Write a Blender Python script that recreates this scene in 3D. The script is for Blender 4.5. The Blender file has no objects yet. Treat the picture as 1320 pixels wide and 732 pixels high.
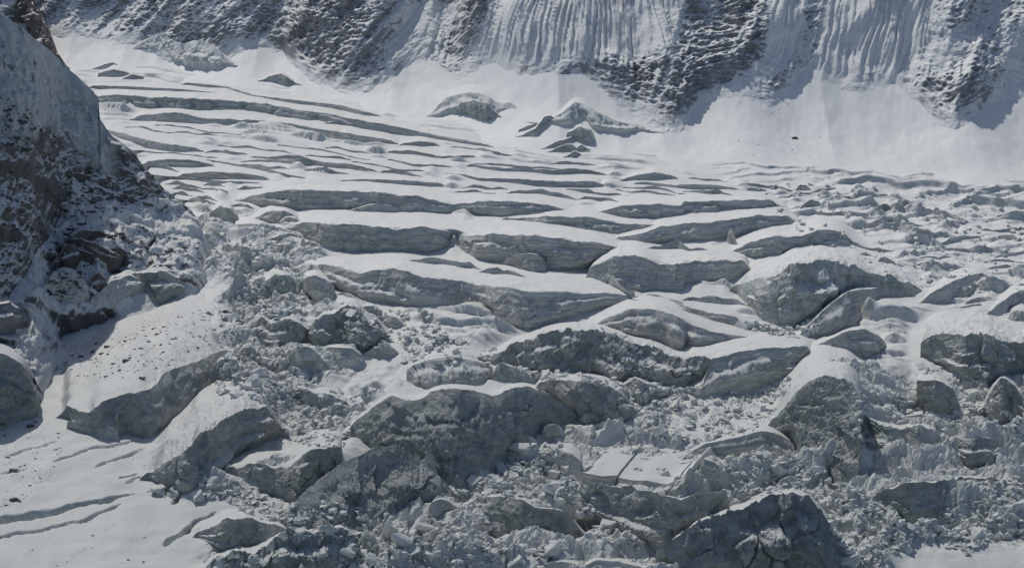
import bpy, math, random
import numpy as np
from mathutils import Vector

SC = bpy.context.scene
COL = SC.collection
rng = np.random.default_rng(7)
random.seed(7)
R = math.radians

# ------------------------------------------------------------------ camera, sky, sun, exposure
PITCH = R(12.0); HFOV = R(24.0); CAMH = 338.0
cam = bpy.data.cameras.new('camera'); cam.angle = HFOV; cam.clip_start = 1.0; cam.clip_end = 20000.0
camo = bpy.data.objects.new('camera', cam); COL.objects.link(camo)
camo.location = (0, 0, CAMH); camo.rotation_euler = (R(90) - PITCH, 0, 0)
SC.camera = camo
SUN_EL = R(54.0); SUN_AZ = R(30.0)            # azimuth measured from the view direction towards the left
sdir = Vector((-math.sin(SUN_AZ) * math.cos(SUN_EL), math.cos(SUN_AZ) * math.cos(SUN_EL), math.sin(SUN_EL)))
w = bpy.data.worlds.new('World'); SC.world = w; w.use_nodes = True
nt = w.node_tree; bg = nt.nodes['Background']
sk = nt.nodes.new('ShaderNodeTexSky'); sk.sky_type = 'NISHITA'; sk.sun_disc = False
sk.sun_elevation = SUN_EL; sk.sun_rotation = -SUN_AZ; sk.altitude = 2500; sk.air_density = 0.7; sk.dust_density = 6.0; sk.ozone_density = 1.0
nt.links.new(sk.outputs[0], bg.inputs[0]); bg.inputs[1].default_value = 0.115
sl = bpy.data.lights.new('sun', 'SUN'); sl.energy = 2.5; sl.angle = R(0.5); sl.color = (1.0, 0.975, 0.93)
slo = bpy.data.objects.new('sun', sl); COL.objects.link(slo)
slo.rotation_euler = (-sdir).to_track_quat('-Z', 'Y').to_euler(); slo.location = (-300, 900, 900)
SC.view_settings.view_transform = 'Standard'; SC.view_settings.look = 'None'
SC.view_settings.exposure = -0.18; SC.view_settings.gamma = 1.0
SC.cycles.max_bounces = 6; SC.cycles.diffuse_bounces = 3

# ------------------------------------------------------------------ survey of the site: sight lines of the photograph to points of the ground
FPX = 660.0 / math.tan(HFOV / 2)
SLOPE = math.tan(R(8.0)); Y00 = 1000.0
cp, sp_ = math.cos(PITCH), math.sin(PITCH)

def ray(px, py):
    px = np.asarray(px, float); py = np.asarray(py, float)
    a = (px - 660) / FPX; b = (366 - py) / FPX
    return a, cp + b * sp_, -sp_ + b * cp
def at(px, py, Y):                      # the point of a sight line at forward distance Y
    dx, dy, dz = ray(px, py); t = Y / dy
    return np.stack([dx * t, np.broadcast_to(Y, t.shape) if np.ndim(Y) else np.full(t.shape, float(Y)), CAMH + dz * t], -1)
def ground(px, py):                     # where it meets the mean glacier plane
    dx, dy, dz = ray(px, py); t = (CAMH + Y00 * SLOPE) / (SLOPE * dy - dz)
    return np.stack([dx * t, dy * t, CAMH + dz * t], -1)
def tang(py):
    dx, dy, dz = ray(np.zeros_like(np.asarray(py, float)), py); return -dz / dy
def plane_px(X, Y):                     # survey coordinates of a point of the glacier plane
    z = (Y - Y00) * SLOPE - CAMH
    d = Y * cp - z * sp_
    return 660 + FPX * X / d, 366 - FPX * (Y * sp_ + z * cp) / d

# ------------------------------------------------------------------ noise
_perm = rng.permutation(256).astype(np.int32); PERM = np.concatenate([_perm, _perm, _perm])
_g = rng.normal(size=(256, 3)).astype(np.float32); G3 = _g / np.linalg.norm(_g, axis=1, keepdims=True)
_a = rng.uniform(0, 2 * math.pi, 256).astype(np.float32); G2 = np.stack([np.cos(_a), np.sin(_a)], 1) * 1.4

def p2(x, y):
    x = np.asarray(x, np.float32); y = np.asarray(y, np.float32)
    xi = np.floor(x); yi = np.floor(y); xf = x - xi; yf = y - yi
    xi = xi.astype(np.int32) & 255; yi = yi.astype(np.int32) & 255
    u = xf * xf * xf * (xf * (xf * 6 - 15) + 10); v = yf * yf * yf * (yf * (yf * 6 - 15) + 10)
    def gr(ix, iy, dx, dy):
        g = G2[PERM[PERM[(xi + ix) & 255] + ((yi + iy) & 255)]]; return g[..., 0] * dx + g[..., 1] * dy
    a = gr(0, 0, xf, yf); b = gr(1, 0, xf - 1, yf); c = gr(0, 1, xf, yf - 1); d = gr(1, 1, xf - 1, yf - 1)
    a = a + u * (b - a); c = c + u * (d - c)
    return a + v * (c - a)
def p3(x, y, z):
    x = np.asarray(x, np.float32); y = np.asarray(y, np.float32); z = np.asarray(z, np.float32)
    xi = np.floor(x); yi = np.floor(y); zi = np.floor(z); xf = x - xi; yf = y - yi; zf = z - zi
    xi = xi.astype(np.int32) & 255; yi = yi.astype(np.int32) & 255; zi = zi.astype(np.int32) & 255
    f = lambda t: t * t * t * (t * (t * 6 - 15) + 10)
    u, v, w_ = f(xf), f(yf), f(zf)
    def gr(i, j, k):
        g = G3[PERM[PERM[PERM[(xi + i) & 255] + ((yi + j) & 255)] + ((zi + k) & 255)]]
        return g[..., 0] * (xf - i) + g[..., 1] * (yf - j) + g[..., 2] * (zf - k)
    def lx(j, k):
        a = gr(0, j, k); return a + u * (gr(1, j, k) - a)
    a = lx(0, 0); a = a + v * (lx(1, 0) - a); b = lx(0, 1); b = b + v * (lx(1, 1) - b)
    return (a + w_ * (b - a)) * 1.4
def f2(x, y, o=4, g=0.5):
    s = 0; a = 1.0
    for i in range(o):
        s = s + a * p2(x * 2 ** i + 17.3 * i, y * 2 ** i + 5.1 * i); a *= g
    return s
def f3(x, y, z, o=4, g=0.5):
    s = 0; a = 1.0
    for i in range(o):
        s = s + a * p3(x * 2 ** i + 17.3 * i, y * 2 ** i + 5.1 * i, z * 2 ** i + 9.7 * i); a *= g
    return s
def rid2(x, y, o=4):
    s = 0; a = 1.0
    for i in range(o):
        s = s + a * (1 - 2 * np.abs(p2(x * 2 ** i + 11.7 * i, y * 2 ** i + 3.9 * i))); a *= 0.5
    return s
def sst(a, b, x):
    t = np.clip((x - a) / (b - a), 0, 1); return t * t * (3 - 2 * t)
def hsh(i, j, k=0):
    i = np.asarray(i).astype(np.int64); j = np.asarray(j).astype(np.int64)
    h = (i * 73856093) ^ (j * 19349663) ^ (k * 83492791 + 12345); h = (h ^ (h >> 13)) * 1274126177
    return ((h ^ (h >> 16)) & 0xffff).astype(np.float32) / 65535.0
def worley(x, y, k=0):                  # blocky cells: (edge distance, cell random, tilt)
    xi = np.floor(x); yi = np.floor(y)
    d1 = np.full(x.shape, 9.0, np.float32); d2 = d1.copy(); r = np.zeros(x.shape, np.float32); tl = r.copy()
    for a in (-1, 0, 1):
        for b in (-1, 0, 1):
            cx = xi + a; cy = yi + b
            qx = cx + hsh(cx, cy, k) - x; qy = cy + hsh(cx, cy, k + 1) - y
            d = qx * qx + qy * qy
            m = d < d1
            d2 = np.where(m, d1, np.minimum(d2, d)); d1 = np.where(m, d, d1)
            rr = hsh(cx, cy, k + 2)
            r = np.where(m, rr, r)
            tl = np.where(m, -(qx * (hsh(cx, cy, k + 3) - .5) + qy * (hsh(cx, cy, k + 4) - .5)), tl)
    return np.sqrt(d2) - np.sqrt(d1), r, tl

# ------------------------------------------------------------------ reading traced lines: survey sheets with their own origin and scale
SHEET = {'1': (0, 0, 2.927), '2': (440, 0, 2.927), '3': (880, 0, 2.927), '4': (0, 240, 2.927), '5': (440, 240, 2.927), '6': (880, 240, 2.927),
         '7': (0, 482, 2.927), '8': (440, 482, 2.927), '9': (880, 482, 2.927), 'A': (260, 250, 5.05), 'B': (280, 380, 5.05), 'C': (660, 400, 5.05),
         'D': (1060, 340, 5.05), 'E': (1060, 470, 5.05), 'F': (500, 580, 4.815), 'G': (0, 250, 5.05), 'p': (0, 0, 1.0)}
def L(s, k0='p'):
    out = []; o = SHEET[k0]
    for tok in s.split():
        if ':' in tok:
            k, tok = tok.split(':'); o = SHEET[k]
        x, y = tok.split(','); out.append((o[0] + float(x) / o[2], o[1] + float(y) / o[2]))
    return np.array(out)
def resample(P, n):
    d = np.concatenate([[0], np.cumsum(np.linalg.norm(np.diff(P, axis=0), axis=1))]); s = np.linspace(0, d[-1], n)
    q = np.stack([np.interp(s, d, P[:, 0]), np.interp(s, d, P[:, 1])], 1)
    return q
def smooth1(a, k):
    if k < 1: return a
    ker = np.hanning(2 * k + 3)[1:-1]; ker /= ker.sum()
    p = np.pad(a, ((k, k), (0, 0)), mode='edge')
    return np.stack([np.convolve(p[:, i], ker, 'valid') for i in range(a.shape[1])], 1)

# raster masks over survey coordinates
MX0, MY0, MS = -220, -140, 3.0
MW, MH = int((1760) / MS), int((1020) / MS)
_gx, _gy = np.meshgrid(MX0 + (np.arange(MW) + .5) * MS, MY0 + (np.arange(MH) + .5) * MS)
def fill(poly):
    m = np.zeros(_gx.shape, bool); n = len(poly)
    x0, y0 = poly.min(0); x1, y1 = poly.max(0)
    for i in range(n):
        xa, ya = poly[i]; xb, yb = poly[(i + 1) % n]
        if ya == yb: continue
        c = ((ya > _gy) != (yb > _gy)) & (_gx < (xb - xa) * (_gy - ya) / (yb - ya) + xa)
        m ^= c
    return m
def blur(m, r):
    k = max(1, int(r / MS)); m = m.astype(np.float32)
    for _ in range(2):
        for ax in (0, 1):
            p = np.pad(m, [(k, k) if a == ax else (0, 0) for a in (0, 1)], mode='edge')
            c = np.cumsum(p, axis=ax); z = np.zeros_like(np.take(c, [0], ax)); c = np.concatenate([z, c], ax)
            n = m.shape[ax]
            m = (np.take(c, range(2 * k + 1, 2 * k + 1 + n), ax) - np.take(c, range(0, n), ax)) / (2 * k + 1)
    return m
def mask(polys, r):
    m = np.zeros(_gx.shape, bool)
    for p in polys: m |= fill(L(p) if isinstance(p, str) else p)
    return blur(m, r)
def samp(m, px, py):
    fx = np.clip((px - MX0) / MS - .5, 0, MW - 1.001); fy = np.clip((py - MY0) / MS - .5, 0, MH - 1.001)
    i = fx.astype(int); j = fy.astype(int); u = fx - i; v = fy - j
    return (m[j, i] * (1 - u) + m[j, i + 1] * u) * (1 - v) + (m[j + 1, i] * (1 - u) + m[j + 1, i + 1] * u) * v

# ------------------------------------------------------------------ materials
def N(t, typ, **k):
    n = t.nodes.new(typ)
    for a, v in k.items(): setattr(n, a, v)
    return n
def ramp(t, fac, stops, mode='LINEAR'):
    r = N(t, 'ShaderNodeValToRGB'); e = r.color_ramp; e.interpolation = mode
    while len(e.elements) < len(stops): e.elements.new(0.5)
    for el, (p, c) in zip(e.elements, stops):
        el.position = p; el.color = (c, c, c, 1) if not isinstance(c, tuple) else (*c, 1)
    t.links.new(fac, r.inputs[0]); return r.outputs[0]
def noise(t, vec, scale, detail=4, rough=.55, dist=0):
    n = N(t, 'ShaderNodeTexNoise'); n.inputs['Scale'].default_value = scale; n.inputs['Detail'].default_value = detail
    n.inputs['Roughness'].default_value = rough; n.inputs['Distortion'].default_value = dist
    t.links.new(vec, n.inputs['Vector']); return n.outputs['Fac']
def mth(t, op, a, b=None, c=None):
    m = N(t, 'ShaderNodeMath', operation=op)
    for i, v in enumerate((a, b, c)):
        if v is None: continue
        if isinstance(v, (int, float)): m.inputs[i].default_value = v
        else: t.links.new(v, m.inputs[i])
    return m.outputs[0]
def mixc(t, f, a, b):
    m = N(t, 'ShaderNodeMix', data_type='RGBA')
    if isinstance(f, (int, float)): m.inputs[0].default_value = f
    else: t.links.new(f, m.inputs[0])
    for i, v in ((6, a), (7, b)):
        if isinstance(v, tuple): m.inputs[i].default_value = (*v, 1)
        else: t.links.new(v, m.inputs[i])
    return m.outputs[2]
def scaled(t, vec, s):
    m = N(t, 'ShaderNodeVectorMath', operation='MULTIPLY'); t.links.new(vec, m.inputs[0]); m.inputs[1].default_value = s
    return m.outputs[0]
SNOW = (0.77, 0.77, 0.73)
FRESH = (0.86, 0.86, 0.815)
def make_mat(name, ice_a, ice_b, lo, hi, bump=0.5, dirt=0.0, strata=0.5, rock=None, use_attr=False, snow=SNOW, speck=1.0):
    m = bpy.data.materials.new(name); m.use_nodes = True; t = m.node_tree; b = t.nodes['Principled BSDF']
    geo = N(t, 'ShaderNodeNewGeometry'); pos = geo.outputs['Position']
    sep = N(t, 'ShaderNodeSeparateXYZ'); t.links.new(geo.outputs['Normal'], sep.inputs[0]); nz = sep.outputs[2]
    sep_p = N(t, 'ShaderNodeSeparateXYZ'); t.links.new(pos, sep_p.inputs[0])
    n_f = noise(t, pos, 0.9 * speck, 6, .65 + .08 * (speck - 1)); n_m = noise(t, pos, 0.16, 5, .6); n_l = noise(t, pos, 0.035, 4)
    # bare material: layered ice, or rock
    if rock:
        rk = noise(t, scaled(t, pos, (1.0, 1.0, .45)), 0.12, 8, .7, .6)
        base = ramp(t, rk, [(0.28, rock[0]), (0.5, rock[1]), (0.72, rock[2])])
        base = mixc(t, mth(t, 'MULTIPLY', ramp(t, n_l, [(.42, 0.), (.62, 1.)]), .6), base, rock[3])
        ic = N(t, 'ShaderNodeAttribute'); ic.attribute_name = 'ice'
        icol = mixc(t, ramp(t, n_m, [(.35, 0.), (.65, 1.)]), (.42, .47, .47), (.66, .69, .67))
        icol = mixc(t, mth(t, 'MULTIPLY', ramp(t, noise(t, scaled(t, pos, (1, 1, .4)), .12, 3, .5, 1.0), [(.30, 1.), (.36, 0.)]), .8), icol, (.10, .13, .15))
        base = mixc(t, ic.outputs['Fac'], base, icol)
    else:
        la = N(t, 'ShaderNodeAttribute'); la.attribute_name = 'layer'
        cv = N(t, 'ShaderNodeCombineXYZ'); t.links.new(mth(t, 'MULTIPLY', sep_p.outputs[0], .02), cv.inputs[0]); t.links.new(mth(t, 'MULTIPLY', sep_p.outputs[1], .02), cv.inputs[1]); t.links.new(la.outputs['Fac'], cv.inputs[2])
        layv = cv.outputs[0]
        st = mth(t, 'ADD', mth(t, 'MULTIPLY', noise(t, scaled(t, layv, (1, 1, .85)), 1.0, 2, .5, .25), .6), mth(t, 'MULTIPLY', noise(t, scaled(t, layv, (.6, .6, .22)), 1.0, 2, .5, .3), .4))
        base = mixc(t, ramp(t, mth(t, 'ADD', mth(t, 'MULTIPLY', st, strata), mth(t, 'MULTIPLY', n_m, 1 - strata)), [(.38, 0.), (.60, 1.)]), ice_a, ice_b)
        ln_ = ramp(t, noise(t, scaled(t, layv, (1.2, 1.2, .33)), 1.0, 1, .5, .5), [(.40, 0.), (.425, 1.), (.45, 0.), (.50, 0.), (.52, 1.), (.545, 0.), (.60, 0.), (.62, .8), (.64, 0.)])
        base = mixc(t, mth(t, 'MULTIPLY', ln_, .6 * strata), base, tuple(c * .55 for c in ice_a))
        base = mixc(t, mth(t, 'MULTIPLY', ramp(t, n_l, [(.45, 0.), (.68, 1.)]), .32), base, tuple(c * q for c, q in zip(ice_a, (.86, 1.06, 1.04))))
    if dirt:
        d = ramp(t, noise(t, pos, 0.55, 6, .75), [(.5, 0.), (.62, 1.)])
        d2 = ramp(t, noise(t, pos, 0.02, 3), [(.38, 0.), (.62, 1.)])
        dirtf = mth(t, 'MULTIPLY', mth(t, 'MULTIPLY', d, d2), dirt)
    cov = mth(t, 'ADD', nz, mth(t, 'MULTIPLY', mth(t, 'SUBTRACT', mth(t, 'ADD', mth(t, 'MULTIPLY', n_f, .55 * speck), mth(t, 'MULTIPLY', n_m, .45)), .5 * (.45 + .55 * speck)), .9))
    if use_attr:
        at_ = N(t, 'ShaderNodeAttribute'); at_.attribute_name = 'snow'
        cov = mth(t, 'ADD', cov, at_.outputs['Fac'])
    f = N(t, 'ShaderNodeMapRange', interpolation_type='SMOOTHSTEP'); t.links.new(cov, f.inputs[0]); f.inputs[1].default_value = lo; f.inputs[2].default_value = hi
    sn = mixc(t, ramp(t, n_m, [(.3, 0.), (.7, 1.)]), snow, tuple(c * .93 for c in snow))
    old = N(t, 'ShaderNodeMapRange'); t.links.new(mth(t, 'ADD', sep_p.outputs[1], mth(t, 'MULTIPLY', n_l, 160)), old.inputs[0]); old.inputs[1].default_value = 1480; old.inputs[2].default_value = 1150
    sn = mixc(t, old.outputs[0], sn, (.565, .575, .54))            # the lower glacier carries older, dust-laden snow
    c = mixc(t, f.outputs[0], base, sn)
    if dirt:
        c = mixc(t, dirtf, c, (.17, .155, .14))
    t.links.new(c, b.inputs['Base Color'])
    b.inputs['Roughness'].default_value = 0.65; b.inputs['Specular IOR Level'].default_value = .25
    rough_amt = mth(t, 'SUBTRACT', 1.0, mth(t, 'MULTIPLY', f.outputs[0], .75))
    hgt = mth(t, 'ADD', mth(t, 'MULTIPLY', noise(t, pos, 0.45, 8, .68), 1.6), mth(t, 'MULTIPLY', noise(t, scaled(t, layv, (2, 2, 1.1)), 1.0, 3, .6), .9 * strata) if not rock else 0.0)
    bp = N(t, 'ShaderNodeBump'); bp.inputs['Distance'].default_value = 1.3; t.links.new(mth(t, 'MULTIPLY', rough_amt, bump), bp.inputs['Strength'])
    t.links.new(hgt, bp.inputs['Height']); t.links.new(bp.outputs[0], b.inputs['Normal'])
    return m
ICE_A = (.37, .41, .40); ICE_B = (.55, .58, .56)
M_SNOW = make_mat('wind_packed_snow', ICE_A, ICE_B, .25, .6, .3, use_attr=True)
M_FRESH = make_mat('avalanche_snow', ICE_A, ICE_B, .1, .4, .25, snow=FRESH)
M_GLAC = make_mat('glacier_snow_and_ice', (.52, .54, .505), (.72, .73, .68), .5, .85, .6, dirt=.0, use_attr=True)
M_STRATA = make_mat('layered_firn_ice', (.39, .408, .378), (.72, .722, .675), .62, .95, .7, strata=.9)
M_ROUGH = make_mat('broken_blue_ice', (.38, .415, .38), (.69, .705, .655), .58, .9, 1.0, strata=.3)
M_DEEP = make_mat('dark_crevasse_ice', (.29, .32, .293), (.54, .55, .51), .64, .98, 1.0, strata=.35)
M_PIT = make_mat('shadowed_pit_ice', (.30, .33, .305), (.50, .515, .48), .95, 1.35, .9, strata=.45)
M_DIRTY = make_mat('dirty_snow_with_grit', (.32, .33, .33), (.46, .46, .45), .5, .85, .6, dirt=.8)
M_MORAINE = make_mat('snowy_gravel', None, None, .30, .72, .9, dirt=.35, rock=[(.06, .057, .055), (.13, .125, .12), (.23, .22, .21), (.15, .14, .13)], use_attr=True, speck=1.6)
M_ROCK = make_mat('snow_dusted_rock', None, None, .42, .80, 1.0, rock=[(.18, .18, .18), (.32, .32, .318), (.48, .478, .47), (.36, .355, .345)], snow=FRESH, speck=1.7, use_attr=True)
M_BROWN = make_mat('brown_rock', None, None, .55, .95, 1.0, rock=[(.07, .064, .058), (.14, .128, .115), (.22, .2, .18), (.15, .125, .1)], speck=1.3)
M_GRIT = make_mat('grey_gritty_rock', None, None, .35, .8, 1.0, rock=[(.16, .16, .16), (.26, .258, .255), (.38, .375, .37), (.28, .27, .26)], speck=1.5)
M_RUBBLE = make_mat('shattered_ice', (.58, .60, .565), (.78, .785, .74), .5, 1.0, .6, strata=.2)

# ------------------------------------------------------------------ object helpers
def put(o, label=None, cat=None, group=None, kind=None):
    if label: o['label'] = label
    if cat: o['category'] = cat
    if group: o['group'] = group
    if kind: o['kind'] = kind
    return o
def mesh_np(name, V, F, mat, smooth=True, parent=None, attr=None, **attrs):
    V = np.asarray(V, np.float32); F = np.asarray(F, np.int32)
    me = bpy.data.meshes.new(name); k = F.shape[1]
    me.vertices.add(len(V)); me.vertices.foreach_set('co', V.ravel())
    me.loops.add(F.size); me.loops.foreach_set('vertex_index', F.ravel())
    me.polygons.add(len(F)); me.polygons.foreach_set('loop_start', np.arange(len(F), dtype=np.int32) * k)
    me.polygons.foreach_set('use_smooth', np.full(len(F), bool(smooth)))
    if attr is not None: attrs['snow'] = attr
    for k_, d_ in attrs.items():
        a = me.attributes.new(k_, 'FLOAT', 'POINT'); a.data.foreach_set('value', np.ascontiguousarray(d_, np.float32).ravel())
    me.update(calc_edges=True); me.materials.append(mat)
    o = bpy.data.objects.new(name, me); COL.objects.link(o)
    if parent is not None: o.parent = parent
    return o
def grid_faces(nr, nc):
    i = np.arange(nr * nc).reshape(nr, nc)
    return np.stack([i[:-1, :-1], i[:-1, 1:], i[1:, 1:], i[1:, :-1]], -1).reshape(-1, 4)
def empty(name, loc):
    o = bpy.data.objects.new(name, None); COL.objects.link(o); o.location = loc; o.empty_display_size = 5
    return o

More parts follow.
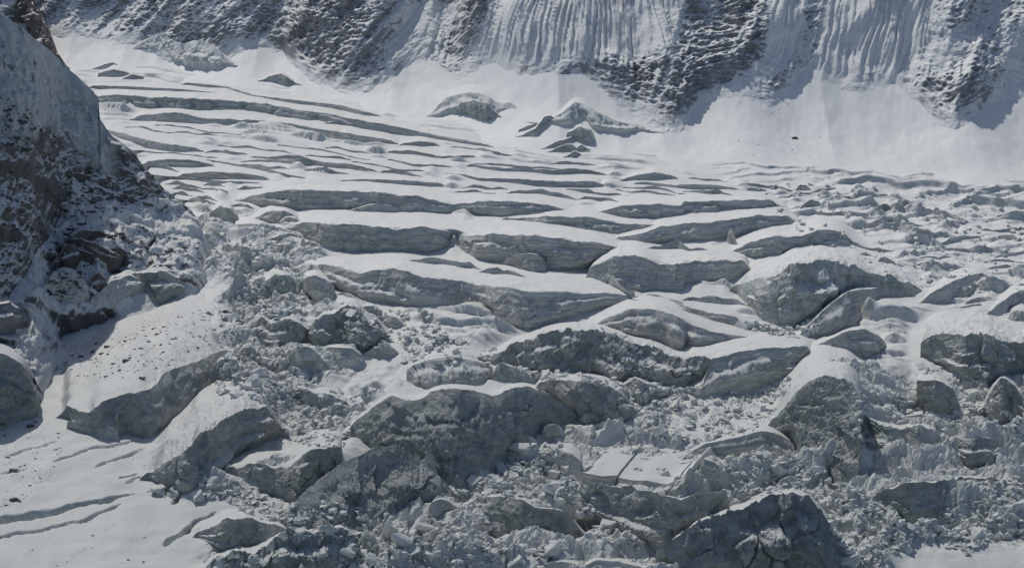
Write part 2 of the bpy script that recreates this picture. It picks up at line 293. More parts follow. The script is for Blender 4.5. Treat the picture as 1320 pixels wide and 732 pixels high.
# ------------------------------------------------------------------ the traced ice walls: (name, category, label, crest, foot, options)
# options: m material, back = width of the snow top behind the crest in survey units, r = brokenness, st = layering
S, RG, DP = 'strata', 'rough', 'deep'
WALLS = [
 ('rock_ridge', 'rock', 'brown rocky spur rising behind the icy hillside at the top left corner', 'p:-60,-50 10,-24 36,-4 50,18 62,42 72,66 83,80', '-60,40 10,60 36,70 50,78 62,84 72,88 86,90', dict(m='brown', r=.9, noraise=1, back=30, capm='brown')),
 # upper icefall: long low steps
 ('ice_step', 'ice step', 'thin uppermost crevasse lip just below the snow slope at far left', '1:350,322 520,328 700,338 830,352', '350,334 520,346 700,356 830,360', dict(m=S, r=.3)),
 ('ice_step', 'ice step', 'long blue-grey crevasse wall cut by short vertical cracks, upper left of glacier', '1:375,362 450,358 600,368 740,372 900,382 1000,392 1130,416 1288,438', '378,388 450,396 600,412 740,418 900,418 1000,425 1130,448 1288,468', dict(m=S, r=.35, cracks=(.2, .29, .4, .47, .56, .66, .8))),
 ('ice_step', 'ice step', 'short broken crevasse wall just under the long cracked blue-grey wall', '1:520,438 620,426 680,426 760,446 900,452 1000,456', '540,452 620,458 700,464 850,474 1000,468', dict(m=S, r=.45)),
 ('ice_step', 'ice step', 'narrow dark crevasse lip right of the short broken wall at upper left', '1:1010,458 1100,466 1180,484 1288,500', '1010,468 1100,486 1180,502 1288,526', dict(m=S, r=.35)),
 ('ice_step', 'ice step', 'thin curving crevasse lip along the edge of the far snow slope', '1:700,312 850,326 960,360 1100,376 1288,398 2:80,420 140,434', '1:700,320 850,338 960,374 1100,396 1288,415 2:80,438 140,442', dict(m=S, r=.3)),
 ('ice_step', 'ice step', 'long low grey crevasse band ending at the foot of the snow slope, top centre', '2:0,440 90,458 200,476 330,505 470,530 560,548', '0,466 90,484 200,498 330,520 470,544 560,556', dict(m=S, r=.35)),
 ('ice_step', 'ice step', 'dark flat crevasse slot in the smooth upper glacier, left of the blue icefall blocks', '2:0,500 80,512 190,530', '0,520 80,536 190,544', dict(m=S, r=.3)),
 ('ice_step', 'ice step', 'lens-shaped crevasse slot under the long low grey band, upper centre', '2:230,540 300,534 355,540', '235,550 300,556 350,552', dict(m=S, r=.3)),
 ('ice_step', 'ice step', 'pair of shallow crevasse lips below the lens-shaped slot', '2:180,570 260,568 380,590 500,586', '185,580 260,588 380,606 500,598', dict(m=S, r=.35)),
 ('ice_step', 'ice step', 'long thin crevasse wall across the upper middle of the glacier', '2:0,680 120,676 260,682 370,690', '0,698 120,700 260,706 360,702', dict(m=S, r=.3)),
 ('ice_step', 'ice step', 'wavy crevasse wall stepping down to the right in the upper middle', '2:390,652 470,660 520,672 640,674 800,684 960,684', '390,662 470,676 520,690 640,694 800,702 960,696', dict(m=S, r=.4)),
 ('ice_step', 'ice step', 'short grey crevasse wall next to the choppy field, right of centre', '2:1080,668 1180,650 1260,664', '1085,680 1180,682 1250,680', dict(m=S, r=.4)),
 ('ice_step', 'ice step', 'dark crescent of ice beside the left hillside foot, at the glacier edge', '1:385,485 450,500 560,530 640,545 740,558', '390,505 450,530 540,556 640,570 740,570', dict(m=S, r=.35)),
 ('ice_step', 'ice step', 'dark curved crevasse lip in the left corner of the middle glacier', '1:560,608 640,600 720,604 790,618', '565,622 640,625 720,630 780,628', dict(m=S, r=.3)),
 ('ice_step', 'ice step', 'long pale step running right from the hillside foot', '1:920,700 1020,712 1150,698 1288,690', '925,716 1030,728 1150,722 1288,708', dict(m=S, r=.3)),
 ('ice_step', 'ice step', 'low grey step below the far long pale step', '1:690,655 800,648 930,655 1000,668', '700,668 800,670 930,676 1000,680', dict(m=S, r=.3)),
 # middle icefall: big layered walls
 ('ice_wall', 'ice wall', 'dark layered wall ending beside the choppy ice field, upper right of centre', '5:960,100 1060,75 1150,68 1288,72 6:0,60 150,55 330,50 345,62', '5:975,112 1060,125 1150,128 1288,122 6:0,112 150,106 300,98 342,78', dict(m=S)),
 ('ice_wall', 'ice wall', 'long shadowed ice wall with pale snow top, mid centre', '5:610,122 800,112 950,118 1050,140 1200,150', '605,146 800,168 950,182 1100,182 1220,172', dict(m=S)),
 ('ice_wall', 'ice wall', 'grey wall with a rounded dark end standing behind the white ice pinnacle', '5:1040,195 1130,180 1200,152 1288,145 6:0,138 100,138 280,110 400,112 415,128', '5:1050,212 1130,222 1210,208 1288,200 6:0,202 100,206 280,182 390,162 412,145', dict(m=S)),
 ('ice_wall', 'ice wall', 'longest layered grey ice wall, highest of the big walls, left to centre', '4:925,45 985,28 1100,12 1288,18 5:130,25 300,40 400,66 430,72 520,56 620,55 780,70 860,92', '4:930,62 985,78 1100,94 1288,98 5:130,102 300,110 400,106 440,98 520,108 620,124 780,112 870,102', dict(m=S, r=.4)),
 ('snow_mound', 'snow mound', 'smooth lens of windblown snow under the highest long layered wall', '5:-20,104 40,90 100,72 150,66 200,76 240,98', '-10,112 60,120 120,122 180,118 236,108', dict(m=S, r=.15, back=10)),
 ('ice_wall', 'ice wall', 'small teal ice hollow wall with a rounded top, left edge of the icefall', 'A:340,160 400,130 460,108 540,108 620,150 680,175', '345,185 400,190 480,205 560,215 620,200 680,185', dict(m=RG)),
 ('ice_wall', 'ice wall', 'dark folded ice wall with flat white top and a snow-filled pocket at its right', 'A:620,190 700,185 800,195 950,200 1050,195 5:0,148 100,150 200,160 350,155 420,176 470,188 520,180 640,182 760,190 900,208 1040,225', 'A:620,260 720,330 800,380 920,392 1050,400 5:0,255 150,264 330,258 395,236 425,206 450,240 500,272 600,290 700,312 800,318 910,312 1020,270', dict(m=S, r=.4, lean=.12)),
 ('ice_wall', 'ice wall', 'crumbling brown-grey wall at the left end of the tall folded wall', 'A:500,190 540,160 600,155 670,180 720,215', '505,225 560,240 620,245 680,245 725,240', dict(m=RG, r=.8)),
 ('snow_mound', 'snow mound', 'low drift with a dark belly, left of the crumbling brown-grey wall', 'A:215,200 280,195 370,195 440,215 510,238', '225,235 300,265 380,280 440,262 505,245', dict(m=S, r=.2)),
 ('snow_mound', 'snow mound', 'rounded snow pillow with dark front inside the central pocket', '5:600,290 640,264 700,252 750,262 775,290', '620,302 680,322 730,338 762,336 778,308', dict(m=S, r=.15, back=12)),
 ('ice_wall', 'ice wall', 'long banded ridge with a dark block at its right end, beside the pinnacle', '6:178,252 250,212 340,190 450,190 505,165 580,165 612,180', '190,264 340,290 400,284 480,276 555,272 622,230', dict(m=S)),
 ('ice_pinnacle', 'ice pinnacle', 'thin bright white ice pinnacle standing between two grey walls', '6:163,215 172,175 182,155 192,175 204,212', '160,222 172,224 182,224 194,222 206,220', dict(m=RG, r=.2, back=3, turn=2.2)),
 ('ice_wall', 'ice wall', 'broad grey wall with wavy layers right of centre, small ice fang below it', '5:925,340 945,305 1020,268 1110,262 1200,290 1288,298 6:0,288 120,283 230,278', '5:930,358 1000,382 1060,402 1150,404 1288,398 6:0,372 120,362 230,342', dict(m=S, r=.5)),
 ('ice_pinnacle', 'ice pinnacle', 'small white ice fang below the broad wavy wall', '5:1000,372 1008,340 1020,330 1045,360 1060,380', '1000,392 1010,398 1030,400 1050,398 1066,396', dict(m=RG, r=.3, back=3, turn=2)),
 ('ice_arch', 'ice wall', 'huge dark arched ice wall with teal hollows, right of centre', '6:195,372 250,360 300,345 370,330 430,292 500,278 600,288 700,318 800,348 870,372 905,392', '200,392 240,442 300,502 400,530 480,505 560,470 640,430 750,420 840,425 885,418 905,408', dict(m=RG, r=.75)),
 ('ice_block', 'ice block', 'pale tilted ice facet stuck on the huge arched wall', '6:555,365 575,340 600,328 625,345 640,372', '560,385 580,392 600,395 625,392 640,385', dict(m=RG, r=.3, back=4, turn=1.2)),
 ('ice_wall', 'ice wall', 'longest banded ice wall under the widest white terrace, dark smooth left end', 'A:715,455 800,462 900,478 1000,520 5:200,305 280,338 390,348 480,366 545,376 620,380 700,396 850,400 1000,406 1100,412 1170,430', 'A:720,520 820,590 920,640 1050,700 5:200,452 300,472 400,472 480,456 545,462 600,522 700,548 800,514 900,484 1000,458 1100,440 1180,436', dict(m=S, r=.38, back=36)),
 ('ice_step', 'ice step', 'narrow layered shelf with a snowy gutter above the dark smooth wall', 'A:715,408 850,400 950,425 1100,432 5:60,295 140,300', 'A:720,430 850,432 950,465 1100,482 5:60,312 140,316', dict(m=S, r=.3)),
 ('ice_wedge', 'ice ledge', 'thin pointed ice wedge lying on snow, right of centre', '5:1165,402 1288,438 6:0,450 100,476 198,490', '5:1165,424 1288,482 6:0,492 100,512 200,530', dict(m=S, r=.3)),
 ('ice_wall', 'ice wall', 'fanned layered wall with bright strips of snow, right of the banded wall', '5:960,520 1000,498 1100,460 1200,466 1288,498 6:0,508 100,545 200,566 300,575', '5:970,538 1010,548 1100,572 1200,592 1288,622 6:0,602 50,616 130,600 300,584', dict(m=S, r=.35)),
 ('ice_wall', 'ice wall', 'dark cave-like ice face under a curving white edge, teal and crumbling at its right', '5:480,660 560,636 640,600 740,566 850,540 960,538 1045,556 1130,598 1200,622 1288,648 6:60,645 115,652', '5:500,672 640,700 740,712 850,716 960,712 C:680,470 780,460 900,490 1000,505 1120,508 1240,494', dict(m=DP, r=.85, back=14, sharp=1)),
 ('ice_wall', 'ice wall', 'rounded snow-topped ice face above the debris slope, right of centre', '6:105,655 230,622 330,610 470,602 495,640', '9:85,80 200,70 330,32 6:470,695 498,655', dict(m=S, r=.35, back=26)),
 ('ice_lens', 'ice wall', 'smooth dark leaf-shaped ice face on a white slope, right', '6:478,612 560,575 620,545 690,538 750,572 768,592', '490,622 560,655 620,670 700,667 750,632 766,604', dict(m=S, r=.1, back=8)),
 ('ice_ridge', 'ice ridge', 'bright curled snow ridge with a hollow, above the leaf-shaped face', '6:440,560 500,500 560,442 610,405 660,390 750,383 835,395', '452,575 520,562 580,557 650,535 690,470 750,420 830,408', dict(m=S, r=.35, back=16)),
 ('ice_wall', 'ice wall', 'wide dark rough ice cliff at the right edge with a ragged white rim', '6:900,590 960,560 1050,562 1110,543 1150,578 1220,590 1288,588 1400,600', '925,652 980,685 1060,735 1150,745 1220,720 1288,705 1400,700', dict(m=DP, r=.85, sharp=1, back=40)),
 ('ice_wall', 'ice wall', 'two-tier layered ridge slanting up right, at the right side', '6:905,432 960,388 1040,350 1100,330 1130,325', '912,452 1000,447 1060,422 1110,380 1134,350', dict(m=S, r=.4)),
 ('ice_wall', 'ice wall', 'dark slanting ridge behind a white hollow near the right edge', '6:1100,505 1150,478 1200,440 1250,405 1288,390 1360,370', '1110,520 1180,512 1240,475 1288,445 1360,430', dict(m=S, r=.5)),
 ('ice_ledge', 'ice ledge', 'small cave-like ledge with dark mouth in the right snow slope', 'D:785,345 840,332 920,340 1000,345 1060,350', '790,360 850,380 920,382 1000,380 1060,360', dict(m=S, r=.2)),
 ('ice_wall', 'ice wall', 'dark jagged fin at the right edge above the rough cliff', 'D:1190,380 1230,320 1290,300 1313,310 1400,330', '1200,390 1240,410 1290,430 1313,435 1400,440', dict(m=RG, r=.7)),
 # left margin
 ('ice_block', 'ice block', 'pale cylinder-like ice column lying at the left end of the dark smooth wall', 'A:660,560 690,535 740,528 800,555 858,590', '700,660 740,720 790,735 840,720 880,640', dict(m=S, r=.15, back=16)),
 ('ice_block', 'ice block', 'long splintered ice splinter leaning right of the pale column', 'A:905,640 935,635 1010,680 1090,715 1120,735', '915,665 940,690 1010,722 1080,742 1120,748', dict(m=RG, r=.4, back=8)),
 ('ice_block', 'ice block', 'dark rounded ice lump left of the pale column', 'A:320,590 360,565 440,555 490,520 560,525 610,570', '325,630 390,640 470,670 540,680 600,640 640,610', dict(m=RG, r=.7)),
 ('ice_pinnacle', 'ice pinnacle', 'white upright ice blade lit by sun, at the left end of the folded wall', 'A:640,350 650,300 665,285 680,330', '640,385 652,395 665,398 682,390', dict(m=RG, r=.2, back=3, turn=2.2)),
 ('ice_block', 'ice block', 'curved ice tooth in front of the folded wall', 'A:780,290 820,278 860,290 890,255 905,250 915,300', '790,340 820,385 860,385 890,335 910,328 920,320', dict(m=RG, r=.4, back=6)),
 ('ice_block', 'ice block', 'low dark block in snow near the hillside foot, below the drift', 'A:190,410 230,392 300,400 370,410 420,370 460,365', '200,440 240,470 310,475 380,450 430,420 470,380', dict(m=RG, r=.8)),
 ('ice_block', 'ice block', 'small rough hump at the upper left margin of the icefall', 'A:60,110 120,85 190,95 235,150', '70,150 120,160 190,180 240,180', dict(m=RG, r=.7)),
 ('ice_block', 'ice block', 'row of small white crests below the ice blade', 'A:400,310 460,285 540,262 620,262', '405,335 460,340 540,330 620,310', dict(m=RG, r=.7)),
 ('ice_wall', 'ice wall', 'dark-fronted mass with a dead flat white shoulder, left of the green ice face', 'B:215,200 290,148 350,190 440,160 520,170 600,210', '220,270 300,310 380,345 460,330 540,320 600,290', dict(m=DP, r=.8)),
 ('ice_wall', 'ice wall', 'green-tinted ice face with a pointed snowy top, left of centre', 'B:590,220 640,160 720,120 800,80 850,60 920,95 1000,180 1050,180', '600,300 650,345 740,345 840,340 940,372 1010,350 1060,320', dict(m=DP, r=.85, back=14)),
 ('ice_block', 'ice block', 'angular ice slab leaning beside the green-tinted face', 'B:920,100 960,75 1010,70 1070,110 1078,140', '940,150 980,190 1030,185 1070,155 1080,150', dict(m=RG, r=.5, back=8)),
 ('ice_block', 'ice block', 'layered slab in shade right of the leaning angular slab', 'B:1040,165 1100,130 1160,145 1220,195', '1060,195 1120,225 1180,235 1225,225', dict(m=S, r=.3, back=8)),
 ('ice_block', 'ice block', 'square-shouldered grey block with a crack, left foreground rubble', 'B:480,370 530,330 600,338 660,395 700,440', '500,520 550,552 620,550 680,530 705,480', dict(m=RG, r=.5, back=8)),
 ('snow_mound', 'snow mound', 'smooth white cushion of snow in front of the green-tinted face', 'B:640,375 720,342 800,340 880,345 960,410', '660,395 720,430 800,465 880,460 960,430', dict(m=S, r=.15, back=14)),
 ('ice_block', 'ice block', 'dark block left of the square-shouldered block', 'B:130,400 170,345 240,340 300,400 400,420 470,455', '150,450 200,490 260,490 320,515 400,510 470,500', dict(m=RG, r=.8, back=8)),
 ('ice_block', 'ice block', 'dark overhung block with a white cap, at the rim of the snow hump', 'B:0,440 60,410 130,440 200,500 300,500 360,560', '10,580 60,620 110,640 180,650 260,640 350,600', dict(m=RG, r=.8, back=10)),
 ('ice_block', 'ice block', 'cracked ice cube below the white cushion', 'B:510,600 560,605 640,640 700,640 840,690', '530,680 590,715 650,725 720,740 840,740', dict(m=RG, r=.5, back=14)),
 ('ice_block', 'ice block', 'crumbly pale boulder of ice right of the white cushion', 'B:960,380 1020,345 1080,322 1140,340 1180,375', '970,400 1030,405 1090,415 1150,405 1185,390', dict(m=RG, r=.6, back=8)),
 # foreground
 ('snow_hump', 'ice hump', 'broad snow hump with a dark hollowed front, left foreground', '7:255,120 300,136 340,146 385,102 480,72 570,60 4:620,700 740,660 835,622 860,618', '7:262,165 300,205 400,242 470,216 560,234 610,216 650,170 720,110 790,62 835,15 4:858,655 872,630', dict(m=DP, r=.46, back=112, gravel=1, dome=3.5, ledge=.5)),
 ('ice_block', 'ice block', 'rough brown-grey lump at the left toe of the broad snow hump', '7:258,180 300,160 350,168 390,180 440,210', '265,205 310,215 350,225 400,242 440,244', dict(m=RG, r=.8, back=6)),
 ('ice_wall', 'ice wall', 'lumpy dark ice front under the second long white ramp, left foreground', '7:555,365 640,328 700,285 740,240 800,205 830,165 870,150 930,128 1000,130 1045,175', '570,395 640,440 720,465 790,435 840,375 900,300 960,262 1045,222', dict(m=DP, r=.8, back=66, dome=2, gravel=1)),
 ('ice_wall', 'ice wall', 'dark cliff below a small white terrace, lower left', '7:850,352 920,342 1000,338 1090,348 1150,290 1200,278 1288,283', '865,420 960,452 1060,474 1110,505 1200,474 1288,482', dict(m=DP, r=.6, back=28)),
 ('ice_wall', 'ice wall', 'short dark cliff near the bottom left with snow hanging above', '7:740,598 800,578 860,543 930,540 1010,568 1085,580', '755,622 850,672 950,664 1050,705 1105,705', dict(m=DP, r=.6, back=20)),
 ('ice_wall', 'ice wall', 'rough dark ice at the very bottom, left of centre', '7:800,700 900,668 960,690 1040,610 1100,585 1180,600 1288,570 8:60,590', '7:800,790 960,800 1100,810 1288,800 8:60,780', dict(m=DP, r=.95, back=14)),
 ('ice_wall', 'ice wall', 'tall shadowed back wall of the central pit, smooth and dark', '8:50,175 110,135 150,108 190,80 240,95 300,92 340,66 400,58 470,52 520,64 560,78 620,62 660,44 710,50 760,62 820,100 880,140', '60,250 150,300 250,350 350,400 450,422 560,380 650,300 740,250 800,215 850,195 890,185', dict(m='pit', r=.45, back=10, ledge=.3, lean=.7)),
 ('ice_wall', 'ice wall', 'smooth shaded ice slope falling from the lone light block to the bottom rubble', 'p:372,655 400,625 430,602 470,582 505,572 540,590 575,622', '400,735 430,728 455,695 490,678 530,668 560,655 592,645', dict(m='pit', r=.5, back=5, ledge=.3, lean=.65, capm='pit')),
 ('serac', 'serac', 'layered block split by two vertical cracks, centre foreground', '5:248,692 275,672 320,655 420,638 500,655 572,682', '8:260,42 330,58 450,52 530,38 5:560,720 576,700', dict(m=S, r=.12, back=14, lean=1.0, cracks=(.2, .53))),
 ('ice_block', 'ice block', 'pair of rounded blocks right of the twice-cracked layered block', '5:580,690 600,665 640,680 700,700 760,712', '8:550,25 600,28 640,30 700,38 760,42', dict(m=RG, r=.5, back=8)),
 ('ice_wall', 'ice wall', 'dark slope of broken ice behind the sunlit rubble, right of the pit', 'C:175,470 300,450 420,450 540,470 640,490 740,560', '190,600 300,640 440,730 8:930,205 1040,192 1150,150', dict(m=DP, r=.6, back=16)),
 ('ice_block', 'ice block', 'pale dusty mound of ice above the debris slope', 'C:675,510 740,470 800,440 880,480 960,505 1040,510', '700,540 760,590 830,640 900,610 980,580 1040,540', dict(m=RG, r=.6, back=10)),
 ('ice_block', 'ice block', 'jagged overhanging block catching sun at the rim of the pit', '8:205,300 270,330 300,345 325,296 350,310 362,350', '215,360 255,390 290,450 330,445 350,420 366,395', dict(m=RG, r=.6, back=12)),
 ('ice_block', 'ice block', 'smooth egg-like ice boulder on the pit floor', '8:655,258 680,240 712,232 738,250', '665,272 690,280 715,278 738,268', dict(m=S, r=.1, back=6, st=.2)),
 ('ice_block', 'ice block', 'square grey ice boulder right of the egg-like boulder', '8:755,215 775,190 815,190 835,210', '758,245 780,260 810,262 832,245', dict(m=RG, r=.2, back=6)),
 ('ice_block', 'ice block', 'lone light block on the left slope of the pit', '8:243,268 262,248 288,245 304,265', '250,285 268,300 285,300 302,288', dict(m=RG, r=.2, back=6)),
 ('ice_block', 'ice block', 'small round block left of the lone light block', '8:172,256 190,246 215,250 230,264', '176,270 195,276 214,276 230,270', dict(m=RG, r=.2, back=5)),
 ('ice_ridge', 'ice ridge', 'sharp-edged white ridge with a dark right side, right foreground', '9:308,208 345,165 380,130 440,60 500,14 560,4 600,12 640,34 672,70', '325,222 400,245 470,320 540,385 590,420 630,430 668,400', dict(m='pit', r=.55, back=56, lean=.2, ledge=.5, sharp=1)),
 ('snow_ledge', 'snow ledge', 'thin curving snow ledge overhanging pale rubble', '9:0,318 40,285 90,262 200,238 300,212 360,225 420,262', '10,340 50,318 100,292 200,305 290,290 360,280 425,290', dict(m=S, r=.2, back=22)),
 ('snow_slab', 'snow slab', 'small tilted slab, leftmost piece of the cracked white slab', '8:740,300 800,292 830,288 870,300 905,330', '745,325 800,335 840,360 880,372 905,378', dict(m=S, r=.2, back=22, lean=.1)),
 ('snow_slab', 'snow slab', 'cracked white slab', '8:905,368 940,378 980,384 1030,384 1060,392 1100,402 1150,398 1200,412 1230,414 1260,404 1288,398 9:5,386 28,350', '8:910,405 945,424 990,432 1040,434 1064,446 1110,462 1160,466 1200,478 1235,486 1265,488 1288,484 9:8,470 30,440', dict(m=S, r=.15, back=46, lean=.1, dome=1.5, slant=34,
   split=[(0, .30, 'stepped left piece of the big cracked white slab'), (.315, .70, 'widest smooth middle piece of the big cracked white slab'), (.715, 1, 'tall narrow right piece of the big cracked white slab, behind the last crack')])),
 ('ice_block', 'ice block', 'detached rounded ice block at the right end of the cracked slab', '9:40,400 60,360 80,318 120,330 150,370 160,395', '50,425 75,445 100,455 130,450 150,430 160,410', dict(m=S, r=.2, back=10, st=.3)),
 ('ice_wall', 'ice wall', 'shadowed wall carrying the cracked white slab', '8:930,398 1060,425 1150,438 1220,460 1288,465 9:60,448 165,430', '8:990,560 1060,600 1150,660 1220,690 1288,690 9:60,690 200,640', dict(m=DP, r=.55, back=4)),
 ('ice_wall', 'ice wall', 'large dark undercut wall at the bottom, right of centre', '9:-100,660 -20,610 60,560 150,520 200,515 235,495 280,480 330,455 400,445 465,455 520,500 560,570 610,640 690,720', '-120,790 -20,800 60,800 150,800 230,800 280,800 330,800 420,800 520,800 600,790 700,760', dict(m=DP, r=.85, back=12, ledge=.3, sharp=1, lean=.3)),
 ('ice_block', 'ice block', 'rounded ice boulder on top of the large undercut wall', '9:340,440 370,400 410,383 445,400 465,440', '350,455 380,462 410,465 440,462 462,455', dict(m=S, r=.2, back=8)),
 ('ice_block', 'ice block', 'small leaning block left of the rounded boulder on the undercut wall', '9:260,470 290,455 320,460 335,500', '270,510 295,520 320,520 335,515', dict(m=RG, r=.4, back=6)),
 ('ice_wall', 'ice wall', 'blocky grey ice front with a wind-scooped top, right foreground', 'E:180,330 260,310 330,350 420,400 520,410 620,390 720,420 800,500', '290,480 340,600 420,620 540,600 640,640 760,620 830,560', dict(m=RG, r=.8, back=14)),
 ('ice_block', 'ice block', 'big dark block with a slanting snow cap, right foreground', 'E:620,110 700,105 780,115 850,160 865,200', '640,270 700,320 760,335 830,325 868,290', dict(m=DP, r=.5, back=14, sharp=1)),
 ('ice_block', 'ice block', 'white-topped square block in front of the big dark block', 'E:535,335 600,325 655,320 662,335', '540,360 560,378 620,380 660,372', dict(m=RG, r=.15, back=9)),
 ('ice_block', 'ice block', 'pair of worn stumps under the smooth snow apron, right foreground', 'E:340,220 380,190 440,200 480,230 540,250 640,220', '350,310 400,325 450,330 500,330 560,300 640,270', dict(m=RG, r=.6, back=8)),
 ('ice_wall', 'ice wall', 'blue-green ice face at the right, above the shaded gully', 'E:790,500 850,475 950,480 1040,468 1120,485 1150,520', '820,560 870,620 950,660 1040,660 1110,640 1160,590', dict(m=DP, r=.6, back=10)),
 ('ice_block', 'ice block', 'wedge block with a white top near the right edge', 'E:1020,410 1050,385 1120,400 1180,430 1240,440', '1030,460 1070,470 1130,475 1190,470 1245,460', dict(m=RG, r=.3, back=10)),
 ('ice_wall', 'ice wall', 'steep grey fin standing left of the white rubble at right edge', 'E:1070,230 1110,150 1150,100 1190,80 1225,110 1313,220', '1060,320 1110,360 1160,375 1220,360 1313,370', dict(m=DP, r=.5, back=10)),
 ('ice_wall', 'ice wall', 'long dark back wall of the shaded gully, right foreground', '9:735,445 800,425 850,410 960,405 1090,385 1200,400', '800,525 860,565 960,530 1090,455 1140,430 1210,410', dict(m=DP, r=.7, back=8)),
 ('ice_block', 'ice block', 'dark slab half buried in the rubble at bottom centre', '8:470,490 520,465 600,455 680,475 760,510 850,515 905,590', '490,520 560,590 640,640 700,650 780,645 860,640 915,640', dict(m=DP, r=.4, back=8)),
 ('ice_block', 'ice block', 'greenish undercut block in the rubble at bottom centre', 'F:190,560 240,510 300,490 370,520 430,560', '200,600 250,615 310,610 380,640 430,630', dict(m=RG, r=.5, back=8)),
 ('ice_block', 'ice block', 'layered lump beside the shadow slope, bottom centre', 'F:240,400 265,330 320,300 380,320 450,360', '250,450 300,475 360,440 420,410 455,400', dict(m=RG, r=.5, back=10)),
 ('ice_block', 'ice block', 'rounded ice block in the middle of the bottom rubble', 'F:470,590 500,545 560,525 600,530', '480,600 510,605 560,590 600,565', dict(m=RG, r=.4, back=8)),
 ('snow_slab', 'snow slab', 'pointed flat slab at the bottom edge, centre', 'F:960,725 1010,690 1075,690 1190,710 1205,730', '960,760 1010,770 1080,775 1190,775 1205,770', dict(m=S, r=.1, back=22)),
 ('snow_slab', 'snow slab', 'flat cracked slab at the bottom edge, right of the pointed slab', '8:915,725 960,700 1040,705 1100,720 1160,735', '915,760 960,765 1040,765 1100,765 1160,765', dict(m=S, r=.15, back=16)),
 ('ice_block', 'ice block', 'dark block pushed up between the bottom slabs and the undercut wall', '8:1100,585 1130,560 1200,550 1250,560', '1110,600 1150,610 1200,610 1250,600', dict(m=RG, r=.5, back=6)),
 ('ice_block', 'ice block', 'pale lump on the left rim of the central pit', '8:0,440 25,428 50,440 60,460', '5,465 25,470 50,470 60,468', dict(m=RG, r=.3, back=6)),
 ('ice_ledge', 'ice ledge', 'rock-hard dirty ice ledge under the brown outcrop, left', 'G:760,560 850,510 950,520 1040,505 1130,540 1200,560 1313,570', '780,640 860,700 950,720 1040,730 1130,690 1200,650 1313,600', dict(m=DP, r=.6, back=16)),
]
# ------------------------------------------------------------------ outline of the place
APRON_FOOT = L('p:-200,120 60,100 1:340,310 550,300 700,310 900,345 1100,380 1288,395 2:0,405 140,440 360,480 480,520 590,555 700,600 900,620 1100,630 1288,650 3:0,650 200,665 500,660 800,680 1100,715 1288,728 p:1500,285')
ROCK_EDGE = L('p:-200,30 60,48 80,55 97,50 115,57 150,60 175,63 190,70 215,82 240,85 275,92 290,80 330,65 365,72 385,95 405,112 420,112 440,123 474,123 505,106 530,87 546,84 562,98 580,108 604,102 631,92 652,102 672,111 713,113 744,102 754,106 768,123 795,143 823,157 850,171 880,174 907,150 914,143 955,136 982,146 996,150 1017,137 1044,135 1061,116 1085,130 1126,137 1153,116 1170,145 1184,142 1198,160 1225,178 1246,164 1273,150 1304,140 1320,147 1400,130 1500,140')
def wall_geom(crest, foot, rr=.4):
    C = L(crest); F = L(foot, crest[0])
    hm = max(4.0, np.mean(F[:, 1]) - np.mean(C[:, 1]))
    gl, gr = max(F[0, 1] - C[0, 1], 1.5), max(F[-1, 1] - C[-1, 1], 1.5)
    long_ = rr < .45 and hm >= 8 and C[-1, 0] - C[0, 0] > 60
    tail = [(.06, .0), (.03, .9)] if rr <= .2 else [(4.6, .0), (3.4, .12), (2.2, .17), (1.2, .27), (.45, .58)] if long_ else [(1.0, .02), (.55, .3), (.2, .68)] if hm >= 16 else [(2.6, .02), (1.5, .2), (.6, .5)] if rr < .5 else [(.30, .02), (.2, .6)]
    gl, gr = min(gl, 22 if long_ else 34), min(gr, 22 if long_ else 34)
    dl = lambda a, g: .10 * a * g * (1 if long_ else 0)
    lc = [(C[0, 0] - a * gl, F[0, 1] - b * gl - dl(a, gl)) for a, b in tail]; rc = [(C[-1, 0] + a * gr, F[-1, 1] - b * gr + dl(a, gr)) for a, b in tail][::-1]
    lf = [(min(F[0, 0], C[0, 0]) - a * gl, F[0, 1] + .6 - dl(a, gl)) for a, b in tail]; rf = [(max(F[-1, 0], C[-1, 0]) + a * gr, F[-1, 1] + .6 + dl(a, gr)) for a, b in tail][::-1]
    return np.concatenate([lc, C, rc]), np.concatenate([lf, F, rf]), hm
